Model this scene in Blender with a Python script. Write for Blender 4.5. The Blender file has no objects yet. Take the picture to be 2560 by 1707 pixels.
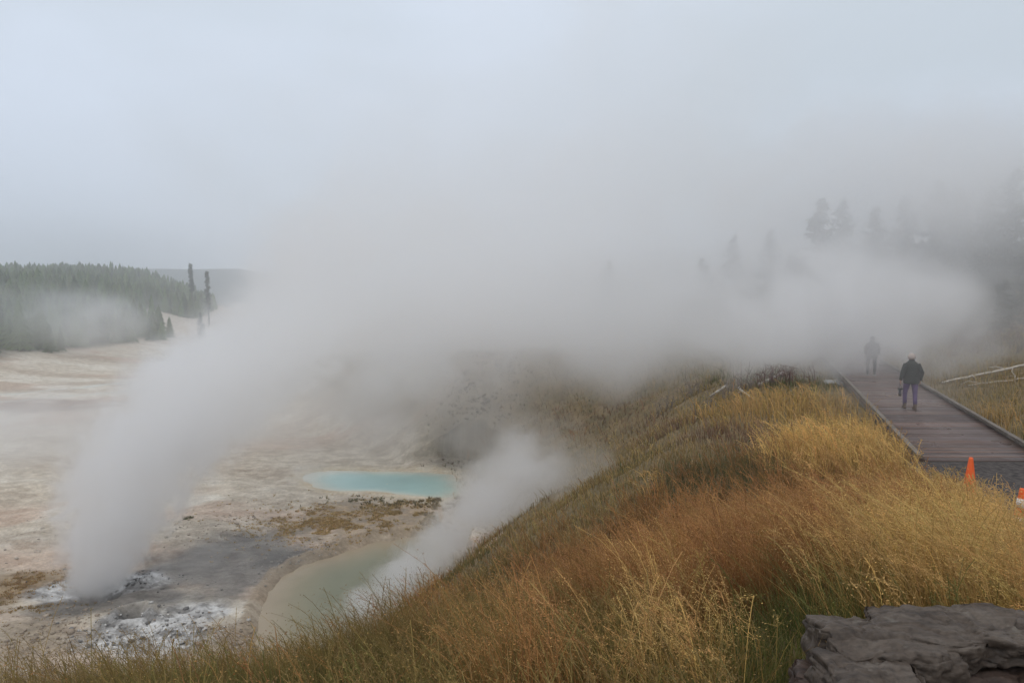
import bpy, bmesh, math, random
import numpy as np
from mathutils import Vector, Matrix
R = math.radians
C = bpy.context.scene.collection
sc = bpy.context.scene

# ------------------------------------------------------------------ camera
PITCH = math.atan(133.5 / 1707)          # horizon sits a little above the middle
cam_d = bpy.data.cameras.new('camera')
cam_d.sensor_width = 36; cam_d.lens = 24.0
cam_d.clip_start = 0.1; cam_d.clip_end = 5000
cam = bpy.data.objects.new('camera', cam_d); C.objects.link(cam)
cam.location = (0, 0, 0); cam.rotation_euler = (R(90) - PITCH, 0, 0)
sc.camera = cam

# ------------------------------------------------------------------ world, sun, exposure
SUN_EL, SUN_ROT = R(52), R(200)
w = bpy.data.worlds.new('World'); sc.world = w; w.use_nodes = True
nt = w.node_tree; nt.nodes.clear()
N = nt.nodes.new; L = nt.links.new
out = N('ShaderNodeOutputWorld'); bg = N('ShaderNodeBackground'); L(bg.outputs[0], out.inputs[0])
bg.inputs[1].default_value = 0.1
sky = N('ShaderNodeTexSky'); sky.sky_type = 'NISHITA'; sky.sun_disc = False
sky.sun_elevation = SUN_EL; sky.sun_rotation = SUN_ROT
tc = N('ShaderNodeTexCoord')
ns = N('ShaderNodeTexNoise'); ns.inputs['Scale'].default_value = 2.1; ns.inputs['Detail'].default_value = 3.5
ns.inputs['Roughness'].default_value = 0.45; ns.inputs['Distortion'].default_value = 0.3
mp = N('ShaderNodeMapping'); mp.inputs['Scale'].default_value = (1, 1, 1.9); mp.inputs['Location'].default_value = (0.35, 0, 0.2)
L(tc.outputs['Generated'], mp.inputs[0]); L(mp.outputs[0], ns.inputs['Vector'])
rp = N('ShaderNodeValToRGB'); L(ns.outputs['Fac'], rp.inputs[0])
SKYB = 1.0
rp.color_ramp.elements[0].position = 0.34; rp.color_ramp.elements[0].color = (0.455, 0.510, 0.565, 1)
rp.color_ramp.elements[1].position = 0.66; rp.color_ramp.elements[1].color = (0.550, 0.615, 0.715, 1)
sp = N('ShaderNodeSeparateXYZ'); L(tc.outputs['Generated'], sp.inputs[0])
zr = N('ShaderNodeMapRange'); L(sp.outputs['Z'], zr.inputs[0])       # the overcast is brighter overhead than at the horizon
zr.inputs[1].default_value = -0.05; zr.inputs[2].default_value = 0.9; zr.inputs[3].default_value = 12.2; zr.inputs[4].default_value = 16.5
vm = N('ShaderNodeVectorMath'); vm.operation = 'SCALE'; L(rp.outputs[0], vm.inputs[0]); L(zr.outputs[0], vm.inputs['Scale'])
zn = N('ShaderNodeMapRange'); L(sp.outputs['Z'], zn.inputs[0]); zn.inputs[1].default_value = .42; zn.inputs[2].default_value = .8
zm = N('ShaderNodeMixRGB'); L(zn.outputs[0], zm.inputs[0]); L(rp.outputs[0], zm.inputs[1]); zm.inputs[2].default_value = (.63, .615, .60, 1)   # unseen sky above the view tinted warm white, to warm the light
L(zm.outputs[0], vm.inputs[0])
mx = N('ShaderNodeMixRGB'); mx.inputs[0].default_value = 0.92
L(sky.outputs[0], mx.inputs[1]); L(vm.outputs[0], mx.inputs[2]); L(mx.outputs[0], bg.inputs[0])

sun_d = bpy.data.lights.new('sun', 'SUN'); sun_d.energy = 0.7; sun_d.angle = R(30); sun_d.color = (1, 0.94, 0.86)
sun = bpy.data.objects.new('sun', sun_d); C.objects.link(sun)
sun.rotation_euler = (R(90) - SUN_EL, 0, R(180) - SUN_ROT)

sc.view_settings.view_transform = 'Standard'; sc.view_settings.look = 'None'
sc.view_settings.gamma = 1; sc.view_settings.exposure = 0.0
cy = sc.cycles
cy.use_denoising = True; cy.denoiser = 'OPENIMAGEDENOISE'
cy.max_bounces = 12; cy.diffuse_bounces = 2; cy.glossy_bounces = 2; cy.transmission_bounces = 2
cy.volume_bounces = 9; cy.transparent_max_bounces = 8
cy.volume_step_rate = 1.0; cy.volume_max_steps = 160
cy.use_adaptive_sampling = False
cy.caustics_reflective = False; cy.caustics_refractive = False
cy.sample_clamp_indirect = 4

# ------------------------------------------------------------------ helpers: tags, noise, image rays
def tag(o, label=None, cat=None, group=None, kind=None):
    if label: o['label'] = label
    if cat: o['category'] = cat
    if group: o['group'] = group
    if kind: o['kind'] = kind
    return o

def empty(name, loc=(0, 0, 0), rz=0):
    o = bpy.data.objects.new(name, None); C.objects.link(o)
    o.location = loc; o.rotation_euler = (0, 0, rz); o.empty_display_size = 0.3
    return o

def link_mesh(name, me, mat=None, parent=None, smooth=False):
    o = bpy.data.objects.new(name, me); C.objects.link(o)
    if mat: me.materials.append(mat)
    if parent: o.parent = parent
    if smooth: me.polygons.foreach_set('use_smooth', np.ones(len(me.polygons), bool))
    return o

def np_mesh(name, V, F3=None, F4=None, cols=None, smooth=False):
    """vertices (n,3), triangles, quads -> mesh; cols = {attribute: (n,3)}"""
    me = bpy.data.meshes.new(name)
    n3 = 0 if F3 is None else len(F3); n4 = 0 if F4 is None else len(F4)
    me.vertices.add(len(V)); me.vertices.foreach_set('co', np.ascontiguousarray(V, np.float32).ravel())
    me.loops.add(n3 * 3 + n4 * 4); me.polygons.add(n3 + n4)
    li = []
    if n3: li.append(np.asarray(F3, np.int32).ravel())
    if n4: li.append(np.asarray(F4, np.int32).ravel())
    me.loops.foreach_set('vertex_index', np.concatenate(li))
    st = np.concatenate([np.arange(n3) * 3, n3 * 3 + np.arange(n4) * 4]).astype(np.int32)
    me.polygons.foreach_set('loop_start', st)
    if smooth: me.polygons.foreach_set('use_smooth', np.ones(n3 + n4, bool))
    for k, c in (cols or {}).items():
        a = me.color_attributes.new(k, 'FLOAT_COLOR', 'POINT')
        c4 = np.ones((len(V), 4), np.float32); c4[:, :3] = c
        a.data.foreach_set('color', c4.ravel())
    me.update(calc_edges=True); me.validate()
    return me

def _h(ix, iy, iz):
    n = (ix.astype(np.int64) * 374761393 + iy.astype(np.int64) * 668265263 + iz.astype(np.int64) * 1274126177) & 0xffffffff
    n = ((n ^ (n >> 13)) * 1103515245) & 0xffffffff
    return ((n ^ (n >> 16)) & 0xffff) / 65535.0
def vnoise(x, y, z=0.0):
    x, y, z = np.broadcast_arrays(np.asarray(x, float), np.asarray(y, float), np.asarray(z, float))
    fx, fy, fz = np.floor(x), np.floor(y), np.floor(z)
    tx, ty, tz = x - fx, y - fy, z - fz
    tx = tx * tx * tx * (tx * (tx * 6 - 15) + 10); ty = ty * ty * ty * (ty * (ty * 6 - 15) + 10); tz = tz * tz * (3 - 2 * tz)
    r = 0
    for a in (0, 1):
        for b in (0, 1):
            for c in (0, 1):
                wgt = (tx if a else 1 - tx) * (ty if b else 1 - ty) * (tz if c else 1 - tz)
                r = r + wgt * _h(fx + a, fy + b, fz + c)
    return r
def fbm(x, y, z=0.0, o=4, g=0.5):
    s, a, t, f = 0, 1, 0, 1
    for i in range(o):
        s = s + a * vnoise(np.asarray(x) * f + 17.3 * i, np.asarray(y) * f - 9.1 * i, np.asarray(z) * f + 3.7 * i); t += a; a *= g; f *= 2.03
    return s / t            # 0..1
def sstep(a, b, x):
    t = np.clip((x - a) / (b - a), 0, 1); return t * t * (3 - 2 * t)

CP, SP = math.cos(PITCH), math.sin(PITCH)
def ray(u, v):
    """sight line through a point of the photograph: sideways and downward metres per metre ahead"""
    Y = -(v - 853.5) / 1707; yy = CP + SP * Y
    return (u - 1280) / 1707 / yy, -(-SP + CP * Y) / yy
def pt(u, v, y):
    X, T = ray(u, v); return Vector((X * y, y, -T * y))
def ptz(u, v, z):
    X, T = ray(u, v); return pt(u, v, -z / T)
def proj(x, y, z):
    d = np.maximum(y * CP - z * SP, 0.05)
    return 1280 + 1707 * x / d, 853.5 - 1707 * (y * SP + z * CP) / d

# ------------------------------------------------------------------ the lie of the land
ax_ = np.array([-1.3, -.75, -.4, -.22, -.076, .1, .3, .45, .6, .69, .8, 1.2])
T_ = np.array([.76, .655, .613, .57, .53, .462, .39, .365, .366, .378, .455, .49])
Y_ = np.array([5.5, 6, 6.5, 7.5, 8.5, 10.5, 10.5, 9.5, 8.4, 8.0, 6.6, 6])
P_s = np.array([-400, -60, -30, -15, -8, -3, 0, 3, 5, 8.8, 13.0, 15.5, 17, 22, 500])
P_z = np.array([22, 10, 3, -1.8, -3.4, -3.95, -4.0, -4.1, -4.7, -7.1, -10.3, -12.3, -13, -13, -13])
_ss = np.linspace(-80, 60, 1401); _zz = np.interp(_ss, P_s, P_z)
_k = np.hanning(31); _k /= _k.sum(); _zs = np.convolve(np.pad(_zz, 15, 'edge'), _k, 'valid')
def sdist(x, y): return (10.4 + 0.36 * (y - 19) - x) * 0.941       # metres to the left of the boardwalk's left edge
def sfoot(x, y):                                                   # the same, with the foot of the slope swinging out beyond the pools
    s = sdist(x, y); return s - np.minimum(np.maximum(0, s - 3) * .85, .6 * np.maximum(0, y - 35) + .5 * np.maximum(0, y - 46)) * (1 - sstep(95, 150, y))

MUD_Z, BLUE_Z = -13.4, -13.12
mud_px = [(640, 1660), (646, 1560), (652, 1500), (690, 1450), (770, 1408), (850, 1385), (930, 1358), (1000, 1345), (1080, 1338), (1125, 1346), (1150, 1400), (1110, 1500), (1030, 1600), (900, 1660)]
blue_px = [(748, 1196), (775, 1180), (850, 1175), (960, 1179), (1080, 1180), (1135, 1188), (1165, 1206), (1176, 1228), (1140, 1246), (1060, 1244), (1000, 1236), (940, 1229), (880, 1228), (830, 1229), (790, 1219)]
def smooth_poly(P, it=2):
    for _ in range(it):
        Q = []
        for i in range(len(P)):
            a, b = P[i], P[(i + 1) % len(P)]
            Q += [a * .75 + b * .25, a * .25 + b * .75]
        P = Q
    return np.array(P)
def ragged(P, a, sd):
    c = P.mean(0); d = P - c; q = 1 + (fbm(P[:, 0] * 1.1 + sd, P[:, 1] * 1.1, sd, 3) - .5)[:, None] * a; return c + d * q
mud_poly = smooth_poly([np.array(ptz(u, v, MUD_Z)[:2]) for u, v in mud_px])
blue_poly = smooth_poly([np.array(ptz(u, v, BLUE_Z)[:2]) for u, v in blue_px])
mud_poly = ragged(smooth_poly(list(mud_poly), 1), .16, 3.); blue_poly = ragged(smooth_poly(list(blue_poly), 1), .14, 5.)
def poly_sd(x, y, P):
    """signed distance to a polygon, negative inside"""
    x = np.asarray(x, float); y = np.asarray(y, float)
    res = np.full(x.shape, 99.0)
    c = P.mean(0); rad = np.abs(P - c).max() * 1.45 + 5
    m = (np.abs(x - c[0]) < rad) & (np.abs(y - c[1]) < rad)
    if not m.any(): return res
    px, py = x[m], y[m]; d = np.full(px.shape, 1e9); ins = np.zeros(px.shape, bool)
    for i in range(len(P)):
        a, b = P[i], P[(i + 1) % len(P)]
        ex, ey = b - a; t = np.clip(((px - a[0]) * ex + (py - a[1]) * ey) / (ex * ex + ey * ey + 1e-9), 0, 1)
        d = np.minimum(d, np.hypot(px - a[0] - t * ex, py - a[1] - t * ey))
        cr = ((a[1] > py) != (b[1] > py)) & (px < (b[0] - a[0]) * (py - a[1]) / (b[1] - a[1] + 1e-12) + a[0])
        ins ^= cr
    res[m] = np.where(ins, -d, d); return res

def zone(x, y, u, v, ru, rv, z=-13.0, soft=0.5):
    """a soft round patch of the basin floor"""
    c = ptz(u, v, z); top = ptz(u, v - rv, z).y; bot = ptz(u, v + rv, z).y
    rx = ru / 1707 * c.y; ry = (top - bot) / 2; cy_ = (top + bot) / 2
    q = np.hypot((x - c.x) / rx, (y - cy_) / ry)
    q = q + (fbm(x * .9, y * .9, 2.0, 4) - .5) * .9
    return 1 - sstep(1 - soft, 1 + soft * .3, q)

vent = ptz(248, 1478, -13.0); crater = ptz(330, 1540, -13.0)
def crust_mask(x, y):
    c = np.maximum(zone(x, y, 350, 1585, 205, 74), zone(x, y, 130, 1478, 85, 32))
    c = np.maximum(c, zone(x, y, 330, 1452, 110, 22)); return np.maximum(c, zone(x, y, 500, 1530, 80, 30))
def forest_d(x, y):
    return (-95 - 14 * sstep(185, 225, y) - np.maximum(0, y - 218) * .36) - x
def H(x, y, fine=True):
    x = np.asarray(x, float); y = np.asarray(y, float)
    X = x / np.maximum(y, 1.0); yy = np.maximum(y, 0.0)
    T = np.interp(X, ax_, T_); Ys = np.interp(X, ax_, Y_)
    M = -(1.65 + (T - 3.3 / Ys) * yy + 1.65 / Ys ** 2 * yy ** 2)
    M = M + (fbm(x * .5, y * .5, 1., 3) - .5) * .35 * sstep(2.5, 6, yy)
    s = sdist(x, y); sf = sfoot(x, y)
    P = np.interp(sf, _ss, _zs) + np.where(s < -60, (-s - 60) * .03, 0)
    hill = sstep(3, 7, sf) * (1 - sstep(14, 17, sf)) + sstep(-4, -12, s)
    P = P + (fbm(x * .22, y * .22, 5., 3) - .5) * 1.3 * hill
    P = P - .03 * np.clip(y - 45, 0, 175) * sstep(12, 22, sf)
    # flat shelf under the path and the boardwalk
    k = .5; h = np.clip(.5 + .5 * (M - P) / k, 0, 1); z = P * (1 - h) + M * h + k * h * (1 - h)
    shelf = sstep(.6, -.1, s) * sstep(-3.9, -3.2, s) * sstep(7.3, 8.8, y)
    z = z * (1 - shelf) + np.minimum(z, -3.97) * shelf
    # wooded hill beyond the basin
    d = forest_d(x, y)
    cap = 13 + (y - 200) * .05
    hz = cap * sstep(-30, 62, d) * sstep(60, 125, y) * (1 - sstep(430, 620, y))
    z = z + hz
    if fine:
        b = sstep(14.5, 17.5, sf) * (y > 12) * (1 - sstep(150, 220, y))
        n = (fbm(x * .28, y * .28, 7., 4) - .5) * .55 + (fbm(x * 1.9, y * 1.9, 9., 3) - .5) * .12
        ter = np.abs(fbm(x * .07 + y * .02, y * .16 - x * .05, 4., 3) * 9 % 1 - .5) * .22
        z = z + b * (n + ter * sstep(3, -8, x + 18))
        cm = crust_mask(x, y) * b
        z = z + cm * ((fbm(x * 2.2, y * 2.2, 3., 4) - .48) * .55)
        rc = np.hypot(x - crater.x, y - crater.y)
        z = z + b * (.28 * np.exp(-((rc - .62) / .28) ** 2) - .55 * np.exp(-(rc / .38) ** 2))
        rv_ = np.hypot(x - vent.x, y - vent.y)
        z = z - b * .6 * np.exp(-(rv_ / .8) ** 2)
        dm = poly_sd(x, y, mud_poly); db = poly_sd(x, y, blue_poly)
        z = np.where(dm < 3, np.minimum(z, MUD_Z + .05 + np.maximum(dm, 0) * .42 + .25 * sstep(0, .8, dm)), z)
        z = np.where(dm < 3, np.maximum(z, np.where(dm < 0, -99, MUD_Z + .02 + dm * .03)), z)
        z = np.where(dm < 0, MUD_Z - .02 + np.maximum(dm, -1.2) * .5, z)
        z = np.where(db < 2.5, np.minimum(z, BLUE_Z + .03 + np.maximum(db, 0) * .22), z)
        z = np.where(db < 2.5, np.maximum(z, np.where(db < 0, -99, BLUE_Z + .02 + db * .03)), z)
        z = np.where(db < 0, BLUE_Z - .01 + np.maximum(db, -1.2) * .5, z)
    return z
def ground(x, y): return float(H(np.array([x]), np.array([y]))[0])
def on_ground(u, v, y0=8, y1=200):
    X, T = ray(u, v); ys = np.linspace(y0, y1, 3000); g = H(X * ys, ys, False)
    i = np.argmax(-T * ys < g); y = ys[i]; return Vector((X * y, y, ground(X * y, y)))

# ------------------------------------------------------------------ materials
def new_mat(name):
    m = bpy.data.materials.new(name); m.use_nodes = True; t = m.node_tree; t.nodes.clear()
    o = t.nodes.new('ShaderNodeOutputMaterial'); return m, t, o
def solid(name, col, rough=.7, spec=.3, vary=.25, scale=8, bump=0.0, bscale=30, metal=0, col2=None):
    m, t, o = new_mat(name); n = t.nodes.new; l = t.links.new
    p = n('ShaderNodeBsdfPrincipled'); l(p.outputs[0], o.inputs[0])
    p.inputs['Roughness'].default_value = rough; p.inputs['Specular IOR Level'].default_value = spec; p.inputs['Metallic'].default_value = metal
    c = n('ShaderNodeTexCoord'); q = n('ShaderNodeTexNoise'); q.inputs['Scale'].default_value = scale; q.inputs['Detail'].default_value = 5
    l(c.outputs['Object'], q.inputs['Vector'])
    r = n('ShaderNodeValToRGB'); l(q.outputs[0], r.inputs[0])
    r.color_ramp.elements[0].position = .35; r.color_ramp.elements[1].position = .65
    a = col2 or tuple(x * (1 - vary) for x in col)
    r.color_ramp.elements[0].color = (*a, 1); r.color_ramp.elements[1].color = (*[min(1, x * (1 + vary * .6)) for x in col], 1)
    l(r.outputs[0], p.inputs['Base Color'])
    if bump:
        b = n('ShaderNodeBump'); q2 = n('ShaderNodeTexNoise'); q2.inputs['Scale'].default_value = bscale; q2.inputs['Detail'].default_value = 6
        l(c.outputs['Object'], q2.inputs['Vector']); l(q2.outputs[0], b.inputs['Height']); b.inputs['Strength'].default_value = bump; b.inputs['Distance'].default_value = .02
        l(b.outputs[0], p.inputs['Normal'])
    return m
def attr_mat(name, trans=0.0, rough=.7, spec=.25):
    m, t, o = new_mat(name); n = t.nodes.new; l = t.links.new
    a = n('ShaderNodeAttribute'); a.attribute_name = 'col'
    p = n('ShaderNodeBsdfPrincipled'); p.inputs['Roughness'].default_value = rough; p.inputs['Specular IOR Level'].default_value = spec
    l(a.outputs['Color'], p.inputs['Base Color'])
    if trans:
        tr = n('ShaderNodeBsdfTranslucent'); l(a.outputs['Color'], tr.inputs[0]); x = n('ShaderNodeMixShader'); x.inputs[0].default_value = trans
        l(p.outputs[0], x.inputs[1]); l(tr.outputs[0], x.inputs[2]); l(x.outputs[0], o.inputs[0])
    else: l(p.outputs[0], o.inputs[0])
    return m

# ------------------------------------------------------------------ ground
xs_u = np.linspace(-1, 1, 1001); gx = 600 * np.sinh(5 * xs_u) / math.sinh(5) - 4
gy = [-60.0]
while gy[-1] < 1000:
    y = gy[-1]; gy.append(y + (1.0 if y < -1 else .2 if y < 14 else .1 if y < 50 else .1 + (y - 50) * .013))
gy = np.array(gy)
GX, GY = np.meshgrid(gx, gy); fx, fy = GX.ravel(), GY.ravel()
fz = H(fx, fy)
s_ = sfoot(fx, fy)
c1 = np.empty((len(fx), 3)); c2 = np.empty((len(fx), 3))
def put(m, a, b):
    m = m[:, None]
    c1[:] = c1 * (1 - m) + np.array(a) * m; c2[:] = c2 * (1 - m) + np.array(b) * m
c1[:] = (.57, .515, .43); c2[:] = (.42, .37, .30)                       # pale sinter flat
lo = fbm(fx * .05, fy * .14, 3., 4)
put(sstep(.5, .62, lo) * .8, (.52, .41, .33), (.42, .31, .24))            # pinkish beds
lo2 = fbm(fx * .09 + 9, fy * .22 + fx * .03, 6., 4)
put(sstep(.55, .66, lo2) * .8, (.66, .63, .56), (.52, .48, .41))          # whiter crust streaks
put((1 - sstep(.35, .45, lo2)) * .5 * sstep(20, 60, fy), (.38, .31, .235), (.28, .21, .155))
# red brown bed and pale milky runoff at the far left
ru, rv = proj(fx, fy, fz)
for (ua, va, ub, vb, wd_) in ((0, 990, 395, 950, 1.8), (0, 1018, 330, 985, 1.2), (40, 1045, 380, 1010, .8)):     # milky runoff beds
    A, B = ptz(ua, va, -14.6), ptz(ub, vb, -14.8)
    dl = fy - (A.y + (fx - A.x) * (B.y - A.y) / (B.x - A.x)) + (fbm(fx * .07, fy * .05, 3., 3) - .5) * 7
    put(np.exp(-(dl / wd_) ** 2) * .8 * (fx < B.x + 6), (.56, .60, .57), (.52, .55, .52))
near = sstep(11, 14, s_) * (fy > 14)
put(zone(fx, fy, 90, 1020, 240, 24, -14.2) * .75, (.25, .16, .125), (.17, .10, .08))
put(zone(fx, fy, 60, 1350, 160, 40) * .5, (.50, .47, .42), (.36, .31, .25))
put(near * zone(fx, fy, 60, 1470, 150, 50) * .8, (.25, .17, .08), (.16, .10, .045))
put(near * zone(fx, fy, 30, 1640, 170, 120) * .8, (.30, .245, .18), (.20, .165, .12))
put(near * zone(fx, fy, 560, 1420, 260, 110) * .9, (.19, .185, .175), (.11, .108, .105))   # wet grey mud
put(near * zone(fx, fy, 250, 1500, 200, 55) * .9, (.16, .15, .14), (.09, .085, .08))
put(near * zone(fx, fy, 600, 1600, 220, 70) * .7, (.25, .20, .145), (.16, .125, .09))
put(near * zone(fx, fy, 800, 1395, 190, 42) * .9, (.10, .098, .095), (.06, .06, .06))
put(near * zone(fx, fy, 930, 1300, 260, 58) * .85, (.33, .25, .16), (.22, .19, .15))      # ochre growth between the pools
put(near * zone(fx, fy, 1160, 1170, 90, 60) * .6, (.09, .085, .08), (.06, .055, .05))
cm = crust_mask(fx, fy) * near
put(cm * .95, (.60, .61, .62), (.20, .20, .20))
rc = np.hypot(fx - crater.x, fy - crater.y); put(np.exp(-(rc / .55) ** 2) * .95 * near, (.07, .065, .06), (.04, .04, .04))
dmud = poly_sd(fx, fy, mud_poly); dbl = poly_sd(fx, fy, blue_poly)
put((dmud < .6) * .75 * (dmud > -.2), (.33, .27, .20), (.26, .21, .15))
put(sstep(1.6, .2, dbl) * .95 * (dbl < 2), (.55, .50, .40), (.50, .42, .30))
g_m = 1 - sstep(12.5, 16, s_ + (fbm(fx * .3, fy * .3, 2., 3) - .5) * 5)
g_m = g_m * (1 - .45 * sstep(14, 24, sdist(fx, fy)) * sstep(42, 50, fy))          # far slope barer, its ground painted paler to brighten it below the steam
put(g_m, (.19, .135, .065), (.12, .092, .042))                            # soil and thatch below the grass
fd = sstep(-2, 6, forest_d(fx, fy) + (fbm(fx * .05, fy * .05, 8., 3) - .5) * 14) * (fy > 60)
put(fd * .95, (.05, .06, .035), (.03, .04, .022))
fd = fd * (1 - sstep(22, 12, forest_d(fx, fy)) * sstep(196, 204, fy) * sstep(296, 288, fy))
bare = sstep(-30, -12, forest_d(fx, fy)) * (1 - fd) * (fy > 190)
put(bare * .9, (.62, .58, .52), (.40, .33, .26))
nx, ny = len(gx), len(gy)
idx = np.arange(nx * ny).reshape(ny, nx)
F4 = np.stack([idx[:-1, :-1], idx[:-1, 1:], idx[1:, 1:], idx[1:, :-1]], -1).reshape(-1, 4)
me = np_mesh('ground', np.stack([fx, fy, fz], 1), F4=F4, cols={'col': c1, 'col2': c2}, smooth=True)
m, t, o = new_mat('ground_mat'); n = t.nodes.new; l = t.links.new
p = n('ShaderNodeBsdfPrincipled'); l(p.outputs[0], o.inputs[0]); p.inputs['Roughness'].default_value = .75; p.inputs['Specular IOR Level'].default_value = .3
a1 = n('ShaderNodeAttribute'); a1.attribute_name = 'col'; a2 = n('ShaderNodeAttribute'); a2.attribute_name = 'col2'
co = n('ShaderNodeTexCoord')
def tn(scale, det, rough=.6, vec=None, sc3=None):
    q = n('ShaderNodeTexNoise'); q.inputs['Scale'].default_value = scale; q.inputs['Detail'].default_value = det; q.inputs['Roughness'].default_value = rough
    if sc3:
        mm = n('ShaderNodeMapping'); mm.inputs['Scale'].default_value = sc3; l(co.outputs['Object'], mm.inputs[0]); l(mm.outputs[0], q.inputs['Vector'])
    else: l(co.outputs['Object'], q.inputs['Vector'])
    return q
q1 = tn(.9, 8, .65, sc3=(1, 1.6, 1)); rr = n('ShaderNodeMapRange'); rr.inputs[1].default_value = .42; rr.inputs[2].default_value = .58; l(q1.outputs[0], rr.inputs[0])
mix = n('ShaderNodeMixRGB'); l(rr.outputs[0], mix.inputs[0]); l(a1.outputs['Color'], mix.inputs[1]); l(a2.outputs['Color'], mix.inputs[2])
q3 = tn(6, 6, .7); r3 = n('ShaderNodeMapRange'); r3.inputs[1].default_value = .3; r3.inputs[2].default_value = .7; r3.inputs[3].default_value = .72; r3.inputs[4].default_value = 1.22; l(q3.outputs[0], r3.inputs[0])
mul = n('ShaderNodeVectorMath'); mul.operation = 'SCALE'; l(mix.outputs[0], mul.inputs[0]); l(r3.outputs[0], mul.inputs['Scale'])
l(mul.outputs[0], p.inputs['Base Color'])
bq = tn(4, 8, .7); bb = n('ShaderNodeBump'); bb.inputs['Strength'].default_value = .7; bb.inputs['Distance'].default_value = .12
l(bq.outputs[0], bb.inputs['Height']); l(bb.outputs[0], p.inputs['Normal'])
ground_o = link_mesh('ground', me, m); tag(ground_o, kind='structure')

# ------------------------------------------------------------------ pools and runoff
def pool(name, poly, z, rings, shore, mid, deep, rough=.06):
    V = []; col = []; c = poly.mean(0); k = 14
    for i in range(k + 1):
        f = i / k; ring = c + (poly - c) * (1.01 * f)
        V += [(q[0], q[1], z) for q in ring]
        d = 1 - f; a = sstep(0, .35, d); b = sstep(.2, .7, d)
        cc = np.array(shore) * (1 - a) + np.array(mid) * a; cc = cc * (1 - b) + np.array(deep) * b
        col += [cc] * len(poly)
    n_ = len(poly); Q = []
    for i in range(k):
        for j in range(n_):
            a, b = i * n_ + j, i * n_ + (j + 1) % n_; Q.append((a, a + n_, b + n_, b) if i else (a, a + n_, b + n_, b))
    V = np.array(V); V[:n_, :2] = c + (poly - c) * .01
    me = np_mesh(name, V, F4=Q, cols={'col': np.array(col)})
    m, t, o = new_mat(name + '_mat'); n = t.nodes.new; l = t.links.new
    p = n('ShaderNodeBsdfPrincipled'); l(p.outputs[0], o.inputs[0]); p.inputs['Roughness'].default_value = rough; p.inputs['IOR'].default_value = 1.33
    p.inputs['Specular IOR Level'].default_value = .35
    a = n('ShaderNodeAttribute'); a.attribute_name = 'col'
    cq = n('ShaderNodeTexCoord'); q = n('ShaderNodeTexNoise'); q.inputs['Scale'].default_value = .5; q.inputs['Detail'].default_value = 3; l(cq.outputs['Object'], q.inputs['Vector'])
    r = n('ShaderNodeMapRange'); r.inputs[3].default_value = .85; r.inputs[4].default_value = 1.15; l(q.outputs[0], r.inputs[0])
    s = n('ShaderNodeVectorMath'); s.operation = 'SCALE'; l(a.outputs['Color'], s.inputs[0]); l(r.outputs[0], s.inputs['Scale']); l(s.outputs[0], p.inputs['Base Color'])
    b = n('ShaderNodeBump'); q2 = n('ShaderNodeTexNoise'); q2.inputs['Scale'].default_value = 7; l(cq.outputs['Object'], q2.inputs['Vector']); l(q2.outputs[0], b.inputs['Height'])
    b.inputs['Strength'].default_value = .05; b.inputs['Distance'].default_value = .02; l(b.outputs[0], p.inputs['Normal'])
    o_ = link_mesh(name, me, m); tag(o_, kind='structure'); return o_
tag(pool('hot_spring_water', blue_poly, BLUE_Z, 10, (.50, .50, .42), (.34, .47, .44), (.27, .43, .42)), 'milky turquoise hot spring pool with a cream rim', 'hot spring')
tag(pool('mud_pool_water', mud_poly, MUD_Z, 10, (.31, .26, .19), (.22, .20, .135), (.16, .168, .115), .2), 'olive green mud pool with tan shallows below the grassy crest', 'mud pool')
# far plateau on the skyline
V, Q = [], []
for i in range(81):
    x = -620 + i * 20; top = 22 + 9 * float(fbm(x * .004, 1., 2., 3)) - max(0, x + 400) * .16
    V += [(x, 880, -30), (x, 905, top - 4 + 1.2 * float(vnoise(x * .09, 2))), (x, 1000, top)]
    if i: Q += [(3 * i - 3, 3 * i, 3 * i + 1, 3 * i - 2), (3 * i - 2, 3 * i + 1, 3 * i + 2, 3 * i - 1)]
tag(link_mesh('hills', np_mesh('hills', np.array(V), F4=Q, smooth=True), solid('hill_mat', (.05, .07, .05), .9, .1)), kind='structure')

# ------------------------------------------------------------------ boardwalk and path
DZ = -3.75
def bx(bm, c, s, rot=None):
    M_ = Matrix.Translation(c) @ (rot or Matrix.Identity(4)) @ Matrix.Diagonal((*s, 1))
    return bmesh.ops.create_cube(bm, size=1, matrix=M_)['verts']
def bm_obj(name, bm, mat, parent=None, smooth=False, bev=0):
    if bev: bmesh.ops.bevel(bm, geom=bm.edges[:], offset=bev, segments=1, affect='EDGES')
    me = bpy.data.meshes.new(name); bm.to_mesh(me); bm.free(); return link_mesh(name, me, mat, parent, smooth)
bw_dir = Vector((.36, 1, 0)).normalized(); bw_n = Vector((1, -.36, 0)).normalized(); BW = 2.72
a0 = Vector((10.4 + .36 * (14.65 - 19), 14.65, DZ)); ang = -math.atan2(.36, 1)
bw = empty('boardwalk', a0, 0); tag(bw, 'wet brown plank boardwalk with low kerb rails', 'boardwalk', kind='structure')
wood_m = solid('wet_planks', (.115, .085, .082), .30, .5, .35, 2.5, .3, 40, col2=(.075, .062, .062))
rng = random.Random(4)
V, F4_, cl = [], [], []
k = 0; d = 0.0
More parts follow.
